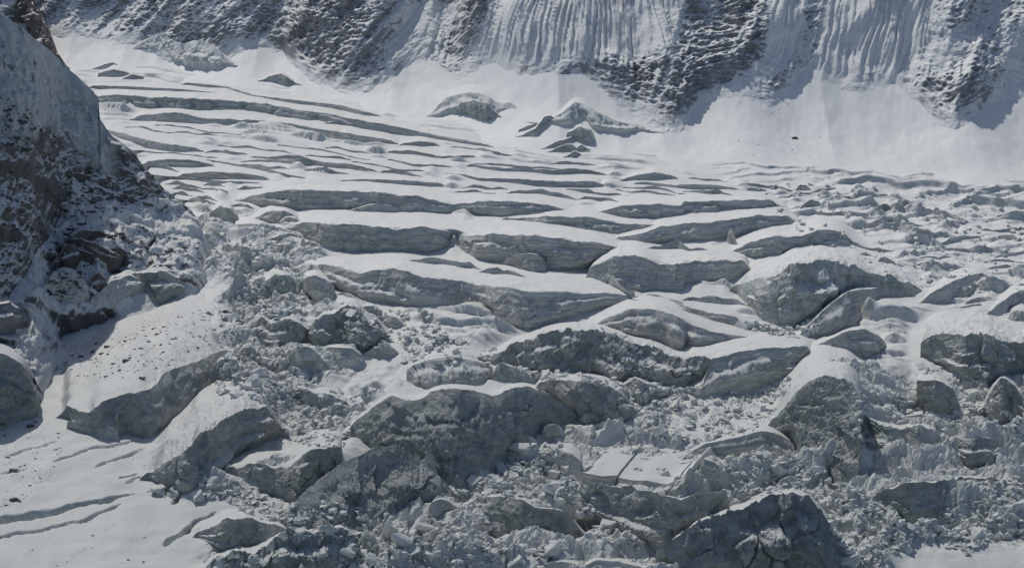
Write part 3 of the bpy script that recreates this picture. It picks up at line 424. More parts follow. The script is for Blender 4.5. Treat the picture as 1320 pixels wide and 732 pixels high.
# things on the snow slope behind (foot taken on that slope)
ON = [
 ('ice_wall', 'ice wall', 'broken blue ice mound on the snow slope under the rock face, top centre', '2:365,395 400,370 450,352 520,352 570,375 600,395 640,385', '370,440 400,432 450,420 520,445 560,452 600,424 640,410', dict(m='shat', r=.48, on=1, back=14, lean=.9)),
 ('ice_block', 'ice block', 'pale flat-faced block in front of the broken blue ice mound', '2:452,390 500,380 550,390 582,420', '460,432 520,452 550,458 586,442', dict(m=RG, r=.3, on=1, back=6)),
 ('ice_block', 'ice block', 'dark tilted slab on the snow slope, left of the tumbled dark blocks', '2:695,502 730,488 765,440 790,438', '705,516 735,516 770,482 792,462', dict(m=S, r=.3, on=1, back=5)),
 ('ice_block', 'ice block', 'thin dark splinter left of the dark tilted slab on the snow slope', '2:668,490 700,476 742,464', '672,498 705,488 742,474', dict(m=S, r=.2, on=1, back=4)),
 ('ice_block', 'ice block', 'long dark slab pointing down left below the tumbled dark blocks', '2:768,556 820,532 882,514', '775,562 830,552 884,530', dict(m=S, r=.3, on=1, back=4)),
 ('ice_block', 'ice block', 'biggest of the tumbled dark blocks on the snow slope', '2:855,498 900,478 940,488 956,520', '860,518 900,540 930,546 954,532', dict(m=RG, r=.5, on=1, back=6)),
 ('ice_block', 'ice block', 'small dark block under the biggest tumbled dark block', '2:886,560 905,544 922,558', '888,570 906,572 922,566', dict(m=RG, r=.3, on=1, back=4)),
 ('ice_block', 'ice block', 'lowest of the tumbled dark blocks on the snow slope', '2:855,586 880,570 900,580', '860,594 880,598 900,592', dict(m=RG, r=.3, on=1, back=4)),
 ('ice_block', 'ice block', 'pale block under the long dark slab on the snow slope', '2:805,562 840,546 872,546', '810,574 840,577 872,572', dict(m=RG, r=.3, on=1, back=4)),
 ('ice_wall', 'ice wall', 'fluted snow wall at the tip of the rock face, above the tumbled dark blocks', '2:790,448 830,428 880,385 920,392 980,432 1060,465 1130,472', '800,470 860,472 920,455 960,492 1050,502 1130,492', dict(m='shat', r=.4, on=1, flute=1, back=10, lean=.8)),
 ('ice_wall', 'ice wall', 'ribbed grey ice apron under the far left rock face', '1:515,168 570,142 610,125 650,150 700,165 760,150 800,172 850,212', '540,185 580,198 620,210 660,234 720,256 780,264 830,264 870,248', dict(m='shat', r=.5, on=1, flute=1, back=10, lean=.8)),
 ('ice_step', 'ice step', 'dark crevasse slot in the far left snow slope', '1:330,266 400,242 425,236', '336,274 400,258 425,244', dict(m=S, r=.3, on=1, back=4)),
 ('ice_step', 'ice step', 'shadowed drift lip in the far left snow slope', '1:370,276 430,262 490,276', '375,290 430,292 488,284', dict(m=S, r=.2, on=1, back=6)),
 ('ice_step', 'ice step', 'small dark lip right of the shadowed drift lip', '1:460,298 500,280 542,290', '470,306 505,306 540,302', dict(m=S, r=.2, on=1, back=5)),
 ('ice_step', 'ice step', 'blunt grey ice lip on the snow slope at the foot of the left rock face', '1:1012,290 1060,278 1112,310', '1018,306 1080,326 1114,320', dict(m=RG, r=.4, on=1, back=6)),
]
ON += [
 ('rock_outcrop', 'rock', 'thin brown rock arch over a dark hollow on the lit moraine at left', 'G:430,292 480,252 560,236 640,245 720,262 820,294 870,306', '440,322 520,302 600,300 700,312 800,320 860,316', dict(m='brown', r=.5, on=2, back=4)),
 ('rock_outcrop', 'rock', 'dark brown wedge of bare rock under the thin brown arch', 'G:440,300 500,290 580,310 680,350 770,395 788,412', '450,345 520,395 620,435 700,455 760,445 785,428', dict(m='brown', r=.6, on=2, back=4)),
 ('rock_outcrop', 'rock', 'small black rock beside the brown wedge on the left moraine', 'G:388,405 420,335 460,322 510,345 522,385', '392,455 430,472 480,452 520,405', dict(m='brown', r=.7, on=2, back=5)),
 ('rock_outcrop', 'rock', 'grey boulder with dark side between the two snowy moraine lumps', 'G:565,600 600,540 650,515 690,560 700,610', '570,640 620,650 670,640 698,620', dict(m='brown', r=.7, on=2, back=5)),
 ('rock_outcrop', 'rock', 'brown rock face at the left picture edge above the snow ramp', '4:-60,450 0,445 40,438 80,468 92,500', '-60,560 0,545 50,532 90,512', dict(m='grit', r=.7, on=2, back=8, capm='grit')),
 ('rock_outcrop', 'rock', 'shaded grey spur at the left picture edge touching the snow ramp', 'p:-40,446 10,458 30,470 46,500 50,515', '-40,560 10,550 35,537 48,530 52,528', dict(m='pit', r=.3, on=2, back=16, ledge=0, capm='grit')),
 ('snow_mound', 'snow mound', 'rounded snowy gravel lump, lower left part of the moraine', 'G:290,600 340,520 420,500 500,530 560,580 575,650', '300,650 360,690 400,710 460,705 540,690 575,665', dict(m='strata', r=.4, on=2, back=8, gravel=1)),
 ('snow_mound', 'snow mound', 'pointed snowy gravel ledge above the dirty ice ledge', 'G:680,600 740,560 830,530 920,560 1005,575', '690,690 740,690 830,660 920,620 1008,590', dict(m='rough', r=.5, on=2, back=10, gravel=1)),
]
def near_label(px, py, first):
    order = np.argsort((NXY[:, 0] - px) ** 2 + (NXY[:, 1] - py) ** 2); done = []
    for k in order:
        nm = NEAR[k][4]
        if nm in done: continue
        done.append(nm)
        if len(done) > 10: break
        ax, ay = px - NEAR[k][2], py - NEAR[k][3]
        rel = ('to the right of' if ax > 0 else 'to the left of') if abs(ax) > abs(ay) * 2.2 else ('below' if ay > 0 else 'above')
        t_ = '%s just %s the %s' % (first, rel, nm)
        if len(t_.split()) <= 16 and t_ not in USED: USED[t_] = 1; return t_
    return None
NEAR = []; USED = {}
for wl in WALLS:
    C, F, hm = wall_geom(wl[3], wl[4]); nm = wl[2].split(',')[0].split(' with ')[0]
    for q in resample(np.concatenate([C, F[::-1]]), 24): NEAR.append((q[0], q[1], C[:, 0].mean(), .5 * (C[:, 1].mean() + F[:, 1].mean()), nm))
NXY = np.array([q[:2] for q in NEAR])
# smaller steps between the traced walls
LIPS = [('p:130,118 300,128 450,150 560,172 640,196 560,205 420,200 200,190 150,150', 95, (2, 5.5), (50, 230), .11), ('p:200,190 560,200 760,214 900,230 960,262 700,270 600,250 300,245 215,230', 75, (2.5, 7.5), (45, 190), .09),
        ('p:620,210 880,225 960,245 1000,300 800,290 640,240', 16, (4, 8), (40, 130), .08), ('p:300,255 420,270 560,290 960,300 1060,380 1000,430 720,440 420,360 330,310', 34, (4, 10), (40, 150), .09),
        ('p:960,235 1320,262 1400,300 1400,420 1240,400 1100,340 1010,290', 100, (3, 10), (18, 70), -.06), ('p:170,195 330,260 400,300 320,300 230,250', 18, (3, 8), (20, 60), .12)]
occ = np.zeros(_gx.shape, bool)
for wl in WALLS:
    C, F, hm = wall_geom(wl[3], wl[4]); occ |= fill(np.concatenate([C - [0, .3 * hm + 2], (F + [0, 2])[::-1]]))
rl = random.Random(5)
for poly, cnt, hr, lr, tilt in LIPS:
    m = fill(L(poly)); ys, xs = np.nonzero(m); made = tries = 0
    while made < cnt and tries < 6000:
        tries += 1; k = rl.randrange(len(xs)); x0, y0 = _gx[ys[k], xs[k]], _gy[ys[k], xs[k]]
        h = rl.uniform(*hr) * (.75 + .5 * (y0 - 120) / 250); ln = rl.uniform(*lr); tl = tilt + rl.uniform(-.05, .05) + (rl.uniform(-.25, .25) if tilt < 0 else 0)
        tt = np.linspace(0, 1, 9); X_ = x0 + (tt - .5) * ln; Y_ = y0 + (tt - .5) * ln * tl + f2(tt * 2.2 + made * 3.7, tt * 0 + x0, 3) * min(5, ln * .05)
        if samp(occ.astype(np.float32), X_, Y_).max() > .1: continue
        prof = np.clip(np.sin(np.pi * np.clip(tt * .92 + .04, 0, 1)) ** .6 * (.7 + .5 * f2(tt * 3 + made, tt * 0 + y0, 2)), .12, 1.3) * h
        lb = near_label(x0, y0, 'low thin snow lip' if h < 5 else 'short grey crevasse step')
        if lb is None: continue
        WALLS.append(('ice_step', 'ice step', lb, 'p:' + ' '.join('%.1f,%.1f' % q for q in zip(X_, Y_ - prof)), ' '.join('%.1f,%.1f' % q for q in zip(X_, Y_)), dict(m=S, r=.3 if tilt > 0 else .5, group='low steps and lips between the big ice walls', on=3, back=h * .9 + 3)))
        occ |= fill(np.stack([np.concatenate([X_, X_[::-1]]), np.concatenate([Y_ - prof - 1.4, Y_[::-1] + 1.4])], 1)); made += 1
# the ground swells up behind every traced wall, so that the walls are cut into it
RAISE = np.zeros(_gx.shape, np.float32)
for i, wl in enumerate(WALLS + ON): wl[5].setdefault('lean', .12 + .32 * float(hsh(i, 3)))
for wl in WALLS:
    o = wl[5]; C = L(wl[3]); F = L(wl[4], wl[3][0]); C = resample(C, 40); F = resample(F, 40); hm = (F[:, 1] - C[:, 1]).mean()
    if hm < 6 or 'turn' in o or o.get('noraise') or o.get('back', 99) < .3 * hm: continue
    bk = o.get('back', .7 * hm + 8); 
    if o.get('on') == 3: continue
    od = np.argsort(F[:, 0]); xs = F[od, 0]; q = lambda a: np.interp(_gx, xs, a[od])
    ins = _gx if True else np.clip(_gx, xs[0] + .1 * (xs[-1] - xs[0]), xs[-1] - .1 * (xs[-1] - xs[0])); q2 = lambda a: np.interp(ins, xs, a[od])
    hh = q2((F[:, 1] - C[:, 1]) * ground(F[:, 0], F[:, 1])[:, 1] / FPX)
    out_ = np.maximum(np.maximum(xs[0] - _gx, _gx - xs[-1]), 0); lat = sst(1.0 * hm + 6, 0, out_)
    yf = q(F[:, 1]); yb = q(C[:, 1]) - bk - (out_ * .3); yf = yf - 4 - .36 * o['lean'] * q(F[:, 1] - C[:, 1]); t = (yf - _gy) / np.maximum(yf - yb, 3)
    inner = hh * np.clip(1 - t, 0, 1) * sst(.02, .42, t)
    outer = hh * np.clip(1 - t, 0, 1) * sst(-.1, .42, t) * sst(0, .7 * hm + 3, yf - _gy + 4 * f2(_gx / 14, _gy / 14, 2))
    RAISE = np.maximum(RAISE, np.where(out_ > 0, outer * lat, inner))
RAISE = blur(RAISE, 6)
_gy_, _gx_ = np.gradient(RAISE); STEEP = sst(1.2, 4.5, np.hypot(_gx_, _gy_)).astype(np.float32)
M_calm = np.zeros(_gx.shape, bool)
for wl in WALLS:
    C, F, hm = wall_geom(wl[3], wl[4], wl[5].get('r', .4)); bk = wl[5].get('back', .55 * hm + 7)
    M_calm |= fill(np.concatenate([C - [0, bk * .9], (F + [0, 3])[::-1]]))
calm = blur(M_calm, 3)
# ------------------------------------------------------------------ glacier surface (one sheet)
m_chop = mask(['p:930,222 1320,246 1480,262 1480,470 1330,440 1220,400 1080,345 1010,300 935,262'], 24)
m_rub = mask(['p:262,268 330,285 420,330 420,400 470,470 500,520 420,570 300,545 290,470 285,410 255,330',
              'p:400,830 430,640 540,560 640,590 690,555 760,560 900,500 985,480 1080,500 1180,480 1480,480 1480,690 1180,700 1000,830',
              'p:190,600 300,580 440,640 440,830 250,830 270,700 330,640 250,640'], 14)
m_snowramp = mask(['p:-220,470 60,470 90,540 180,560 230,560 300,610 330,650 270,690 260,880 -220,880', 'p:1110,700 1200,695 1480,690 1480,880 1090,880'], 10)
m_patch = mask(['p:296,580 340,562 400,575 440,580 475,600 430,612 380,602 320,612', 'p:246,655 300,632 370,650 405,662 360,690 300,702 265,692', 'B:820,540 1000,450 1200,385 1290,420 1100,560 900,680 700,640 560,560 740,560', '9:0,60 120,60 300,50 430,10 320,200 200,230 60,260 -60,250 -100,210',
                'D:380,420 600,500 620,700 500,760 200,740 120,660 300,640 400,560', 'B:430,60 560,0 640,100 600,200 480,120', 'A:150,250 320,290 400,320 300,380 190,400 60,330', 'A:60,520 180,560 300,600 180,660 60,640', 'E:830,150 960,160 1060,240 1000,270 900,230', 'E:400,380 560,380 540,540 440,480'], 6)
m_rub = m_rub * (1 - .85 * m_patch)
m_step = mask(['p:90,90 300,112 445,138 570,165 640,192 760,212 880,222 960,235 1010,290 1080,345 1220,405 1300,440 1000,470 700,470 440,400 380,330 300,280 240,270 200,230 140,170'], 18)
CRACKS = [('7:-60,555 0,548 100,530 200,515 300,490 400,480 510,448', 3.2, 7.0), ('7:-60,610 0,605 130,585 300,555 400,525 462,495', 1.5, 3.5),
          ('7:20,305 120,280 235,250', .9, 2.2), ('7:210,335 300,295 430,265 525,243', 1.2, 3.0), ('7:360,343 430,320 550,280', 1.3, 3.0),
          ('7:620,640 700,600 740,560 815,523', 2.2, 4.5), ('7:-40,368 80,360', .7, 2), ('7:650,495 700,450', 1.6, 4), ('7:450,390 520,370', 1.2, 3), ('7:480,410 540,380', 1.0, 3)]
def crack_cut(X, Y):
    d = np.zeros_like(X)
    for s, wd, dp in CRACKS:
        P = L(s); Q = ground(P[:, 0], P[:, 1])[:, :2]
        near = (X > Q[:, 0].min() - 8) & (X < Q[:, 0].max() + 8) & (Y > Q[:, 1].min() - 12) & (Y < Q[:, 1].max() + 12)
        x = X[near] + 1.3 * f2(X[near] / 9, Y[near] / 9, 3); y = Y[near] + 1.8 * f2(X[near] / 9 + 50, Y[near] / 9, 3); b = np.full(x.shape, 99.0); tt = np.zeros(x.shape)
        n = len(Q) - 1
        for i in range(n):
            a = Q[i]; e = Q[i + 1] - a; t = np.clip(((x - a[0]) * e[0] + (y - a[1]) * e[1]) / (e @ e), 0, 1)
            dd = np.hypot(x - a[0] - t * e[0], y - a[1] - t * e[1]); m = dd < b
            b = np.where(m, dd, b); tt = np.where(m, (i + t) / n, tt)
        ww = wd * (1.0 if wd > 3 else 1) * np.clip(np.minimum(tt * 6 + .35, (1 - tt) * 6), 0, 1)
        d[near] += -dp * (1 - sst(.55, 1.0, b / np.maximum(ww, .05)))
    return d
def saw(U, X, Lw, seed, thr, rise=.075):
    ph = U / Lw + 0.55 * f2(X / (Lw * 3.6) + seed, U / (Lw * 3.2), 3)
    c = np.floor(ph); fr = ph - c
    a = p2(X / (Lw * 4.5) + c * 37.7 + seed * 3, c * 13.13 + seed)
    a = sst(thr, thr + .35, a)
    s = np.where(fr < rise, sst(0, rise, fr), np.clip((1 - fr) / (1 - rise), 0, 1) ** 1.25)
    return a * s
def surface(X, Y):
    px, py = plane_px(X, Y)
    ca = samp(calm, px, py); ch = samp(m_chop, px, py); ru = samp(m_rub, px, py); sr = samp(m_snowramp, px, py); stp = samp(m_step, px, py)
    free = 1 - ca * (1 - .6 * ru)
    ra = samp(RAISE, px + 8 * f2(X / 16, Y / 16, 3), py + 3 * f2(X / 16 + 40, Y / 16, 3) - 2)
    z = (Y - Y00) * SLOPE + np.maximum(ra * .88 - 1.6, 0) + 2.2 * f2(X / 90, Y / 90, 3) * (1 - .5 * sr)
    U = Y + 0.33 * X
    up = stp * free * (1 - ch)
    z = z + up * (5.2 * saw(U, X, 19, 1.3, -.3) + 2.8 * saw(U, X, 10.5, 4.4, -.2) + 9 * saw(U, X, 47, 8.1, -.15) * sst(1600, 1480, Y))
    z = z + (.35 + .65 * free) * .55 * f2(X / 14, Y / 22, 4) * (1 - .6 * sr)
    m = ch * (.2 + .8 * free)
    if m.max() > 0:
        q = Y + .22 * X + 5 * f2(X / 22 + 9, Y / 22, 2)
        z = z + m * (6.5 * saw(q, X, 23, 2.2, -.3) + 3.2 * saw(Y - .35 * X, X, 12, 6.6, -.15) + 1.8 * saw(Y + .6 * X, X, 7, 7.6, -.1) + 2.6 * f2(X / 20, Y / 26, 4) + .7 * np.abs(f2(X / 5, Y / 6, 3)))
    m = ru * (.25 + .75 * free) * (1 - .5 * samp(STEEP, px, py))
    wx = X + 3 * f2(X / 14, Y / 14, 3); wy = Y + 3 * f2(X / 14 + 31, Y / 14, 3)
    e1, r1, t1 = worley(wx / 19, wy / 24, 1)
    e2, r2, t2 = worley(wx / 6.5, wy / 8, 11)
    e3, r3, t3 = worley(wx / 2.8, wy / 3.2, 21)
    V = Y - .25 * X + 10 * f2(X / 45 + 5, Y / 45, 2); V2 = Y + .35 * X + 4 * f2(X / 20 + 5, Y / 20, 2)
    blk = 11 * (saw(V, X, 52, 3.7, -.45, .34) - .35) + 6 * saw(V2, X, 24, 9.7, -.35, .36) + 6 * (r1 - .4) * sst(0, .16, e1) + 10 * t1 + (3.4 * (r2 - .35) * sst(0, .2, e2) + 4.5 * t2) + (1.1 * r3 * sst(0, .25, e3) + 1.6 * t3)
    z = z + m * blk
    gen = free * (1 - ru) * (1 - sr) * sst(360, 460, py)
    z = z + gen * (2.0 * (r2 - .3) * sst(0, .2, e2) * r1 + 1.2 * f2(X / 9, Y / 10, 4))
    z = z + sr * (.12 * f2(X / 3, Y / 3, 3) + 1.6 * f2(X / 40, Y / 30, 3)) + crack_cut(X, Y)
    return z
NC, NR = 770, 780
pxs = np.linspace(-150, 1470, NC); top = np.interp(pxs, APRON_FOOT[:, 0], APRON_FOOT[:, 1]) - 14
v = np.linspace(0, 1, NR)[:, None]
PY = 800 + (top[None, :] - 800) * (1.45 * v - .45 * v ** 2)
PX = np.broadcast_to(pxs[None, :], PY.shape)
GP = ground(PX, PY)
GX, GY = GP[..., 0].astype(np.float32), GP[..., 1].astype(np.float32)
GZ = surface(GX.ravel(), GY.ravel()).reshape(GX.shape)
gl = put(mesh_np('glacier', np.stack([GX, GY, GZ], -1).reshape(-1, 3), grid_faces(NR, NC), M_GLAC, True, attr=-.12 * samp(m_rub, PX.ravel(), PY.ravel()) + .35 * samp(m_patch, PX.ravel(), PY.ravel())), 'heavily crevassed glacier surface of snow and ice filling the valley', kind='structure')
fm = samp(m_rub, PX[:-1, :-1].ravel(), PY[:-1, :-1].ravel()) < .35
gl.data.polygons.foreach_set('use_smooth', fm)

# ------------------------------------------------------------------ snow slope and mountain face behind
def climb(px, py0, P0, pys, slopes):
    """points up each sight-line column from P0, rising at the given slope (real 3-D surface of that steepness)"""
    tq = [tang(py0)]; Y = P0[:, 1].copy(); out = []; prev = tang(py0)
    for r in range(pys.shape[0]):
        tn = tang(pys[r]); s = slopes[r]
        Y = Y * (s + prev) / (s + tn); prev = tn
        out.append(at(px, pys[r], Y))
    return np.array(out)
def ease(px, pys, W, k):
    Yq = W[..., 1]; ker = np.hanning(2 * k + 3)[1:-1]; ker /= ker.sum()
    Yq = np.stack([np.convolve(np.pad(r_, k, mode='edge'), ker, 'valid') for r_ in Yq])
    return at(px, pys, Yq)
NCm = 1000
pm = np.linspace(-160, 1480, NCm)
af = np.interp(pm, APRON_FOOT[:, 0], APRON_FOOT[:, 1]); re_ = np.interp(pm, ROCK_EDGE[:, 0], ROCK_EDGE[:, 1]) + .7 * f2(pm / 14, pm * 0 + .5, 2); re_ = smooth1(re_[:, None], 3)[:, 0]
P0 = ground(pm, af)
na = 70; va = np.linspace(0, 1, na)[:, None]
Yf = smooth1(P0[:, 1:2], 30)[:, 0]; Dm = np.linspace(-16, 190, na)
prof = np.concatenate([[0], np.cumsum(np.tan(R(10) + R(27) * sst(0, 115, .5 * (Dm[1:] + Dm[:-1]))) * np.diff(Dm))]); prof -= np.interp(0, Dm, prof)
AYp = Yf[None] + Dm[:, None]; AZp = ((Yf - Y00) * SLOPE)[None] + prof[:, None] - 4.0 * sst(0, -16, Dm)[:, None]
kx = (pm - 660) / FPX
def col_x(Y, z): return kx[None] * (Y * cp - (z - CAMH) * sp_)
AXp = col_x(AYp, AZp)
dpt = sst(0, 60, Dm)[:, None]
cone = rid2(AXp / 120 + 2.2, AYp * 0 + 1.7, 2)
AZp = AZp + (1.0 * f2(AXp / 60, AYp / 50, 4) + .35 * f2(AXp / 9, AYp / 12, 4) * dpt + 9 * (cone - .6) * dpt + .25 * dpt * f2(AXp / 12, AYp / 40, 3)) * sst(0, 14, Dm)[:, None]
AXp = col_x(AYp, AZp)
AP = np.stack([AXp, AYp, AZp], -1)
dd_ = AYp * cp - (AZp - CAMH) * sp_; pya_ = 366 - FPX * (AYp * sp_ + (AZp - CAMH) * cp) / dd_
put(mesh_np('snow_slope', AP.reshape(-1, 3), grid_faces(na, NCm), M_FRESH, True), 'smooth avalanche snow slope at the foot of the mountain face', kind='structure')
WY0 = np.array([np.interp(-re_[c], -pya_[:, c], AYp[:, c]) for c in range(NCm)])
W0 = at(pm, re_, WY0)

nw = 230; vw = np.linspace(0, 1, nw)[:, None]
pyw = re_[None] + (-90 - re_)[None] * vw
PXw = np.broadcast_to(pm[None], pyw.shape)
m_flute = mask(['p:650,-40 890,-40 872,40 862,70 820,78 770,72 690,88 640,88 615,66 640,20', 'p:905,-40 935,-40 925,20 905,30'], 9)
m_streak = mask(['p:1050,-60 1210,-60 1200,60 1170,105 1100,100 1060,112', 'p:985,-60 1035,-60 1035,70 1000,95 995,50'], 9)
m_snowf = mask(['p:990,-60 1030,-60 1032,60 1003,92 960,130 918,146 914,138 945,108 985,70', 'p:1065,10 1200,0 1180,60 1165,92 1130,80 1100,96 1080,110 1058,108', 'p:1290,50 1330,30 1400,0 1400,150 1300,132',
                'p:1195,60 1250,30 1236,70 1205,100', 'p:520,0 600,0 560,50 520,75 490,85 500,50', 'p:1020,95 1060,80 1062,110 1020,135'], 7)
m_dark = mask(['p:822,75 905,45 985,55 962,105 915,135 882,172 840,158 800,130', 'p:962,122 985,80 1022,62 1026,88 1000,136 975,140', 'p:1170,142 1196,100 1240,84 1282,100 1262,155 1225,178 1198,160',
               'p:553,82 640,84 700,84 760,78 830,90 850,170 760,122 650,102 560,110', 'p:410,-60 470,-60 480,40 430,80 520,60 520,100 440,122 400,110 335,60 380,10', 'p:1150,95 1180,105 1186,142 1168,140',
               'p:880,-60 1000,-60 995,40 930,50 880,60', 'p:1040,20 1060,60 1064,90 1050,50', 'p:1300,110 1330,120 1330,146 1304,140', 'p:560,-60 640,-60 620,20 580,30', 'p:1125,-40 1160,-40 1150,60 1130,90'], 10)
m_shade = mask(['p:170,-80 370,-80 330,45 250,60 215,78 120,55 100,10'], 12)
fl = samp(m_flute, PXw, pyw); st_ = samp(m_streak, PXw, pyw); sf = samp(m_snowf, PXw, pyw); dk = samp(m_dark, PXw, pyw)
sw = np.tan(R(33) + R(12.5) * sst(0, .32, vw) + R(4) * p2(PXw / 90, pyw / 70)) * np.ones_like(pyw)
WR = climb(pm, re_, W0, pyw, sw); WP = ease(PXw, pyw, WR, 22)
WP = at(PXw, pyw, WR[..., 1] + (WP[..., 1] - WR[..., 1]) * sst(0, .22, vw) + 1.5 * sst(.1, 0, vw))
x, y, z = [WP[..., i].astype(np.float32) for i in range(3)]
sx = x + .75 * (z - 120)                                # down-slope lines lean like the strata of the face
lean = sst(700, 520, PXw) * .55 + .25 + .2 * sst(880, 960, PXw)
sx = x - lean * z
base = (3 + 5 * sst(.1, .5, vw)) * (rid2(sx / 95, z / 240 + 3, 3) - .6) + 6 * f2(x / 60, z / 60, 3)
med = 3.4 * (rid2(sx / 26 + 7, z / 90, 3) - .5)
fine = 2.0 * f3(x / 9, y / 9, z / 7.5, 5, .7) + 1.0 * (rid2(sx / 7.5, z / 30, 3) - .4)
ang = (PXw - 745 + .10 * (pyw)) / (pyw + 420) * 420
flw = ang + 3.5 * f2(ang / 30, pyw / 60, 3)
flute = (1.0 + 1.6 * sst(-.4, .5, p2(flw / 22 + 4, pyw / 60))) * (1 - np.abs(2 * p2(flw / 6, pyw / 150 + 2))) + 1.4 * (1 - np.abs(2 * p2(flw / 3.4, pyw / 160 + 6))) + 2.6 * p2(flw / 26, pyw / 200)
stw = PXw + .22 * pyw + 5 * f2(PXw / 40, pyw / 50, 3)
streak = 2.4 * (1 - np.abs(2 * p2(stw / 9, pyw / 190 + 8))) + 1.0 * (1 - np.abs(2 * p2(stw / 3.6, pyw / 120)))
calmw = np.clip(fl + .75 * st_ + .6 * sf, 0, .92)
crag = 1.5 * (1 - 2.2 * np.abs(p3(sx / 4.2, y / 4.2, z / 3.4))) + .8 * (1 - 2.2 * np.abs(p3(sx / 2.2 + 9, y / 2.2, z / 1.9)))
dis = crag * (1 - calmw) * (.7 + .5 * dk) + base + med * (1 - .8 * calmw) + fine * (1 + .3 * dk) * (1 - .93 * np.clip(calmw, 0, .95)) + 1.25 * flute * fl + streak * st_ + 2.5 * (dk - .3) * sst(0, .12, vw)
dis = np.where(dis > 0, dis * sst(.02, .25, vw), dis * sst(0, .1, vw)) + .5 * fine * (1 - sst(0, .1, vw))
nd = np.array([.12, -.86, .5])
WP = WP + dis[..., None] * nd
snowa = .10 - .18 * np.clip(crag, -1, 1) * (1 - .6 * calmw) * -1 + .55 * sf + .55 * fl + .22 * st_ - .22 * dk + .30 * f2(sx / 16, z / 40, 4) + .10 * sst(900, 1000, PXw) - .02 * sst(560, 300, PXw)
snowa = snowa + .25 * sst(.10, 0, vw + .12 * f2(PXw / 16, pyw / 16, 3))
WPV = np.concatenate([(WP[0] + np.array([0, 4, -14.]))[None], WP, (WP[-1] + np.array([0, 200, 10.]))[None]])
sn_ = np.concatenate([snowa[:1], snowa, snowa[-1:]])
put(mesh_np('mountain_face', WPV.reshape(-1, 3), grid_faces(nw + 2, NCm), M_ROCK, True, attr=sn_.ravel()), 'steep rock face dusted with snow and fluted ice behind the glacier', kind='structure')

# ------------------------------------------------------------------ hillside on the left
FOOTL = L('p:-220,560 0,548 46,532 60,500 76,470 112,455 170,414 240,386 300,374')
MIDL = L('p:-220,430 0,400 30,365 55,315 84,268 110,262 180,262 202,255 235,262 300,300')
RIDGE = L('p:-220,60 -40,30 0,15 20,31 68,68 92,92 116,113 127,125 128.5,152 143,174 171,195 191,222 207,240 240,266 300,310')
NCh = 330; ph = np.linspace(-150, 292, NCh)
f0, f1, f2_ = [np.interp(ph, q[:, 0], q[:, 1]) for q in (FOOTL, MIDL, RIDGE)]
f2_ = f2_ + .9 * f2(ph / 6, ph * 0, 3); f1 = smooth1(f1[:, None], 10)[:, 0]; f1 = np.maximum(np.minimum(f1, f0 - 4), f2_ + 2)
n1, n2 = 110, 210
v1 = np.linspace(0, 1, n1)[:, None]; v2 = np.linspace(0, 1, n2 + 1)[1:, None]
pyh = np.concatenate([f0[None] + (f1 - f0)[None] * v1, f1[None] + (f2_ - f1)[None] * v2])
PXh = np.broadcast_to(ph[None], pyh.shape)
low = np.concatenate([np.ones((n1, NCh)), np.zeros((n2, NCh))]); 
slp = np.where(low > .5, math.tan(R(24)), math.tan(R(57)))
slp = np.where((PXh > 195) & (low < .5), math.tan(R(40)), slp)
H0 = ground(ph, f0)
HP = climb(ph, f0, H0, pyh, slp); HPY = HP[..., 1].copy()
x, y, z = [HP[..., i].astype(np.float32) for i in range(3)]
icec = np.where(low < .5, np.concatenate([np.zeros((n1, 1)), v2 * np.ones((n2, 1))]), 0)
icy = sst(.50, .62, icec + .10 * f2(PXh / 24, pyh / 24, 4)) * sst(135, 90, PXh) + sst(70, 115, PXh) * sst(.22, .42, icec + .12 * f2(PXh / 20 + 8, pyh / 24, 4)) * sst(160, 132, PXh)
icy = np.clip(icy, 0, 1)
edge = np.clip(np.minimum(np.linspace(0, 1, n1 + n2)[:, None] * 14, 1), 0, 1)
e1, r1, t1 = worley((x + 4 * f2(x / 15, z / 15, 3)) / 26, (z + y * .5) / 22, 41); e2, r2, t2 = worley((x + 2 * f2(x / 9, z / 9, 2)) / 8, (z + y * .5) / 7, 51)
dh = 6 * f3(x / 48, y / 48, z / 48, 4) + 2.0 * f3(x / 9, y / 9, z / 9, 5, .6) + low * (7 * (r1 - .45) * sst(0, .2, e1) + 9 * t1 + 2.4 * (r2 - .4) * sst(0, .2, e2)) * sst(0, .25, edge * np.concatenate([v1, np.ones((n2, 1))]))
dh = dh * (1 - .4 * icy) + icy * (2.2 * f3(x / 7, y / 7, z / 13, 5, .6) + 1.6 * np.minimum(0, f2(x / 16 + z / 30, z / 14, 3) + .1)) + (1 - low) * (1 - .75 * icy) * (5 * (r1 - .45) * sst(0, .2, e1) + 7 * t1) + (1 - low) * (1 - icy) * (1.6 * (r2 - .4) * sst(0, .2, e2))
m_outc = mask(['p:78,312 95,300 140,302 152,318 172,328 150,345 110,338 82,340'], 5); oc = samp(m_outc, PXh, pyh)
m_pit = mask(['p:80,418 112,405 150,400 160,425 120,450 84,455'], 6); pit = samp(m_pit, PXh, pyh)
m_pit2 = mask(['p:76,320 92,308 98,330 86,342', 'p:140,335 165,330 160,352 142,350'], 4); pit2 = samp(m_pit2, PXh, pyh)
dh = dh + 1.5 * oc - 14 * pit - 9 * pit2
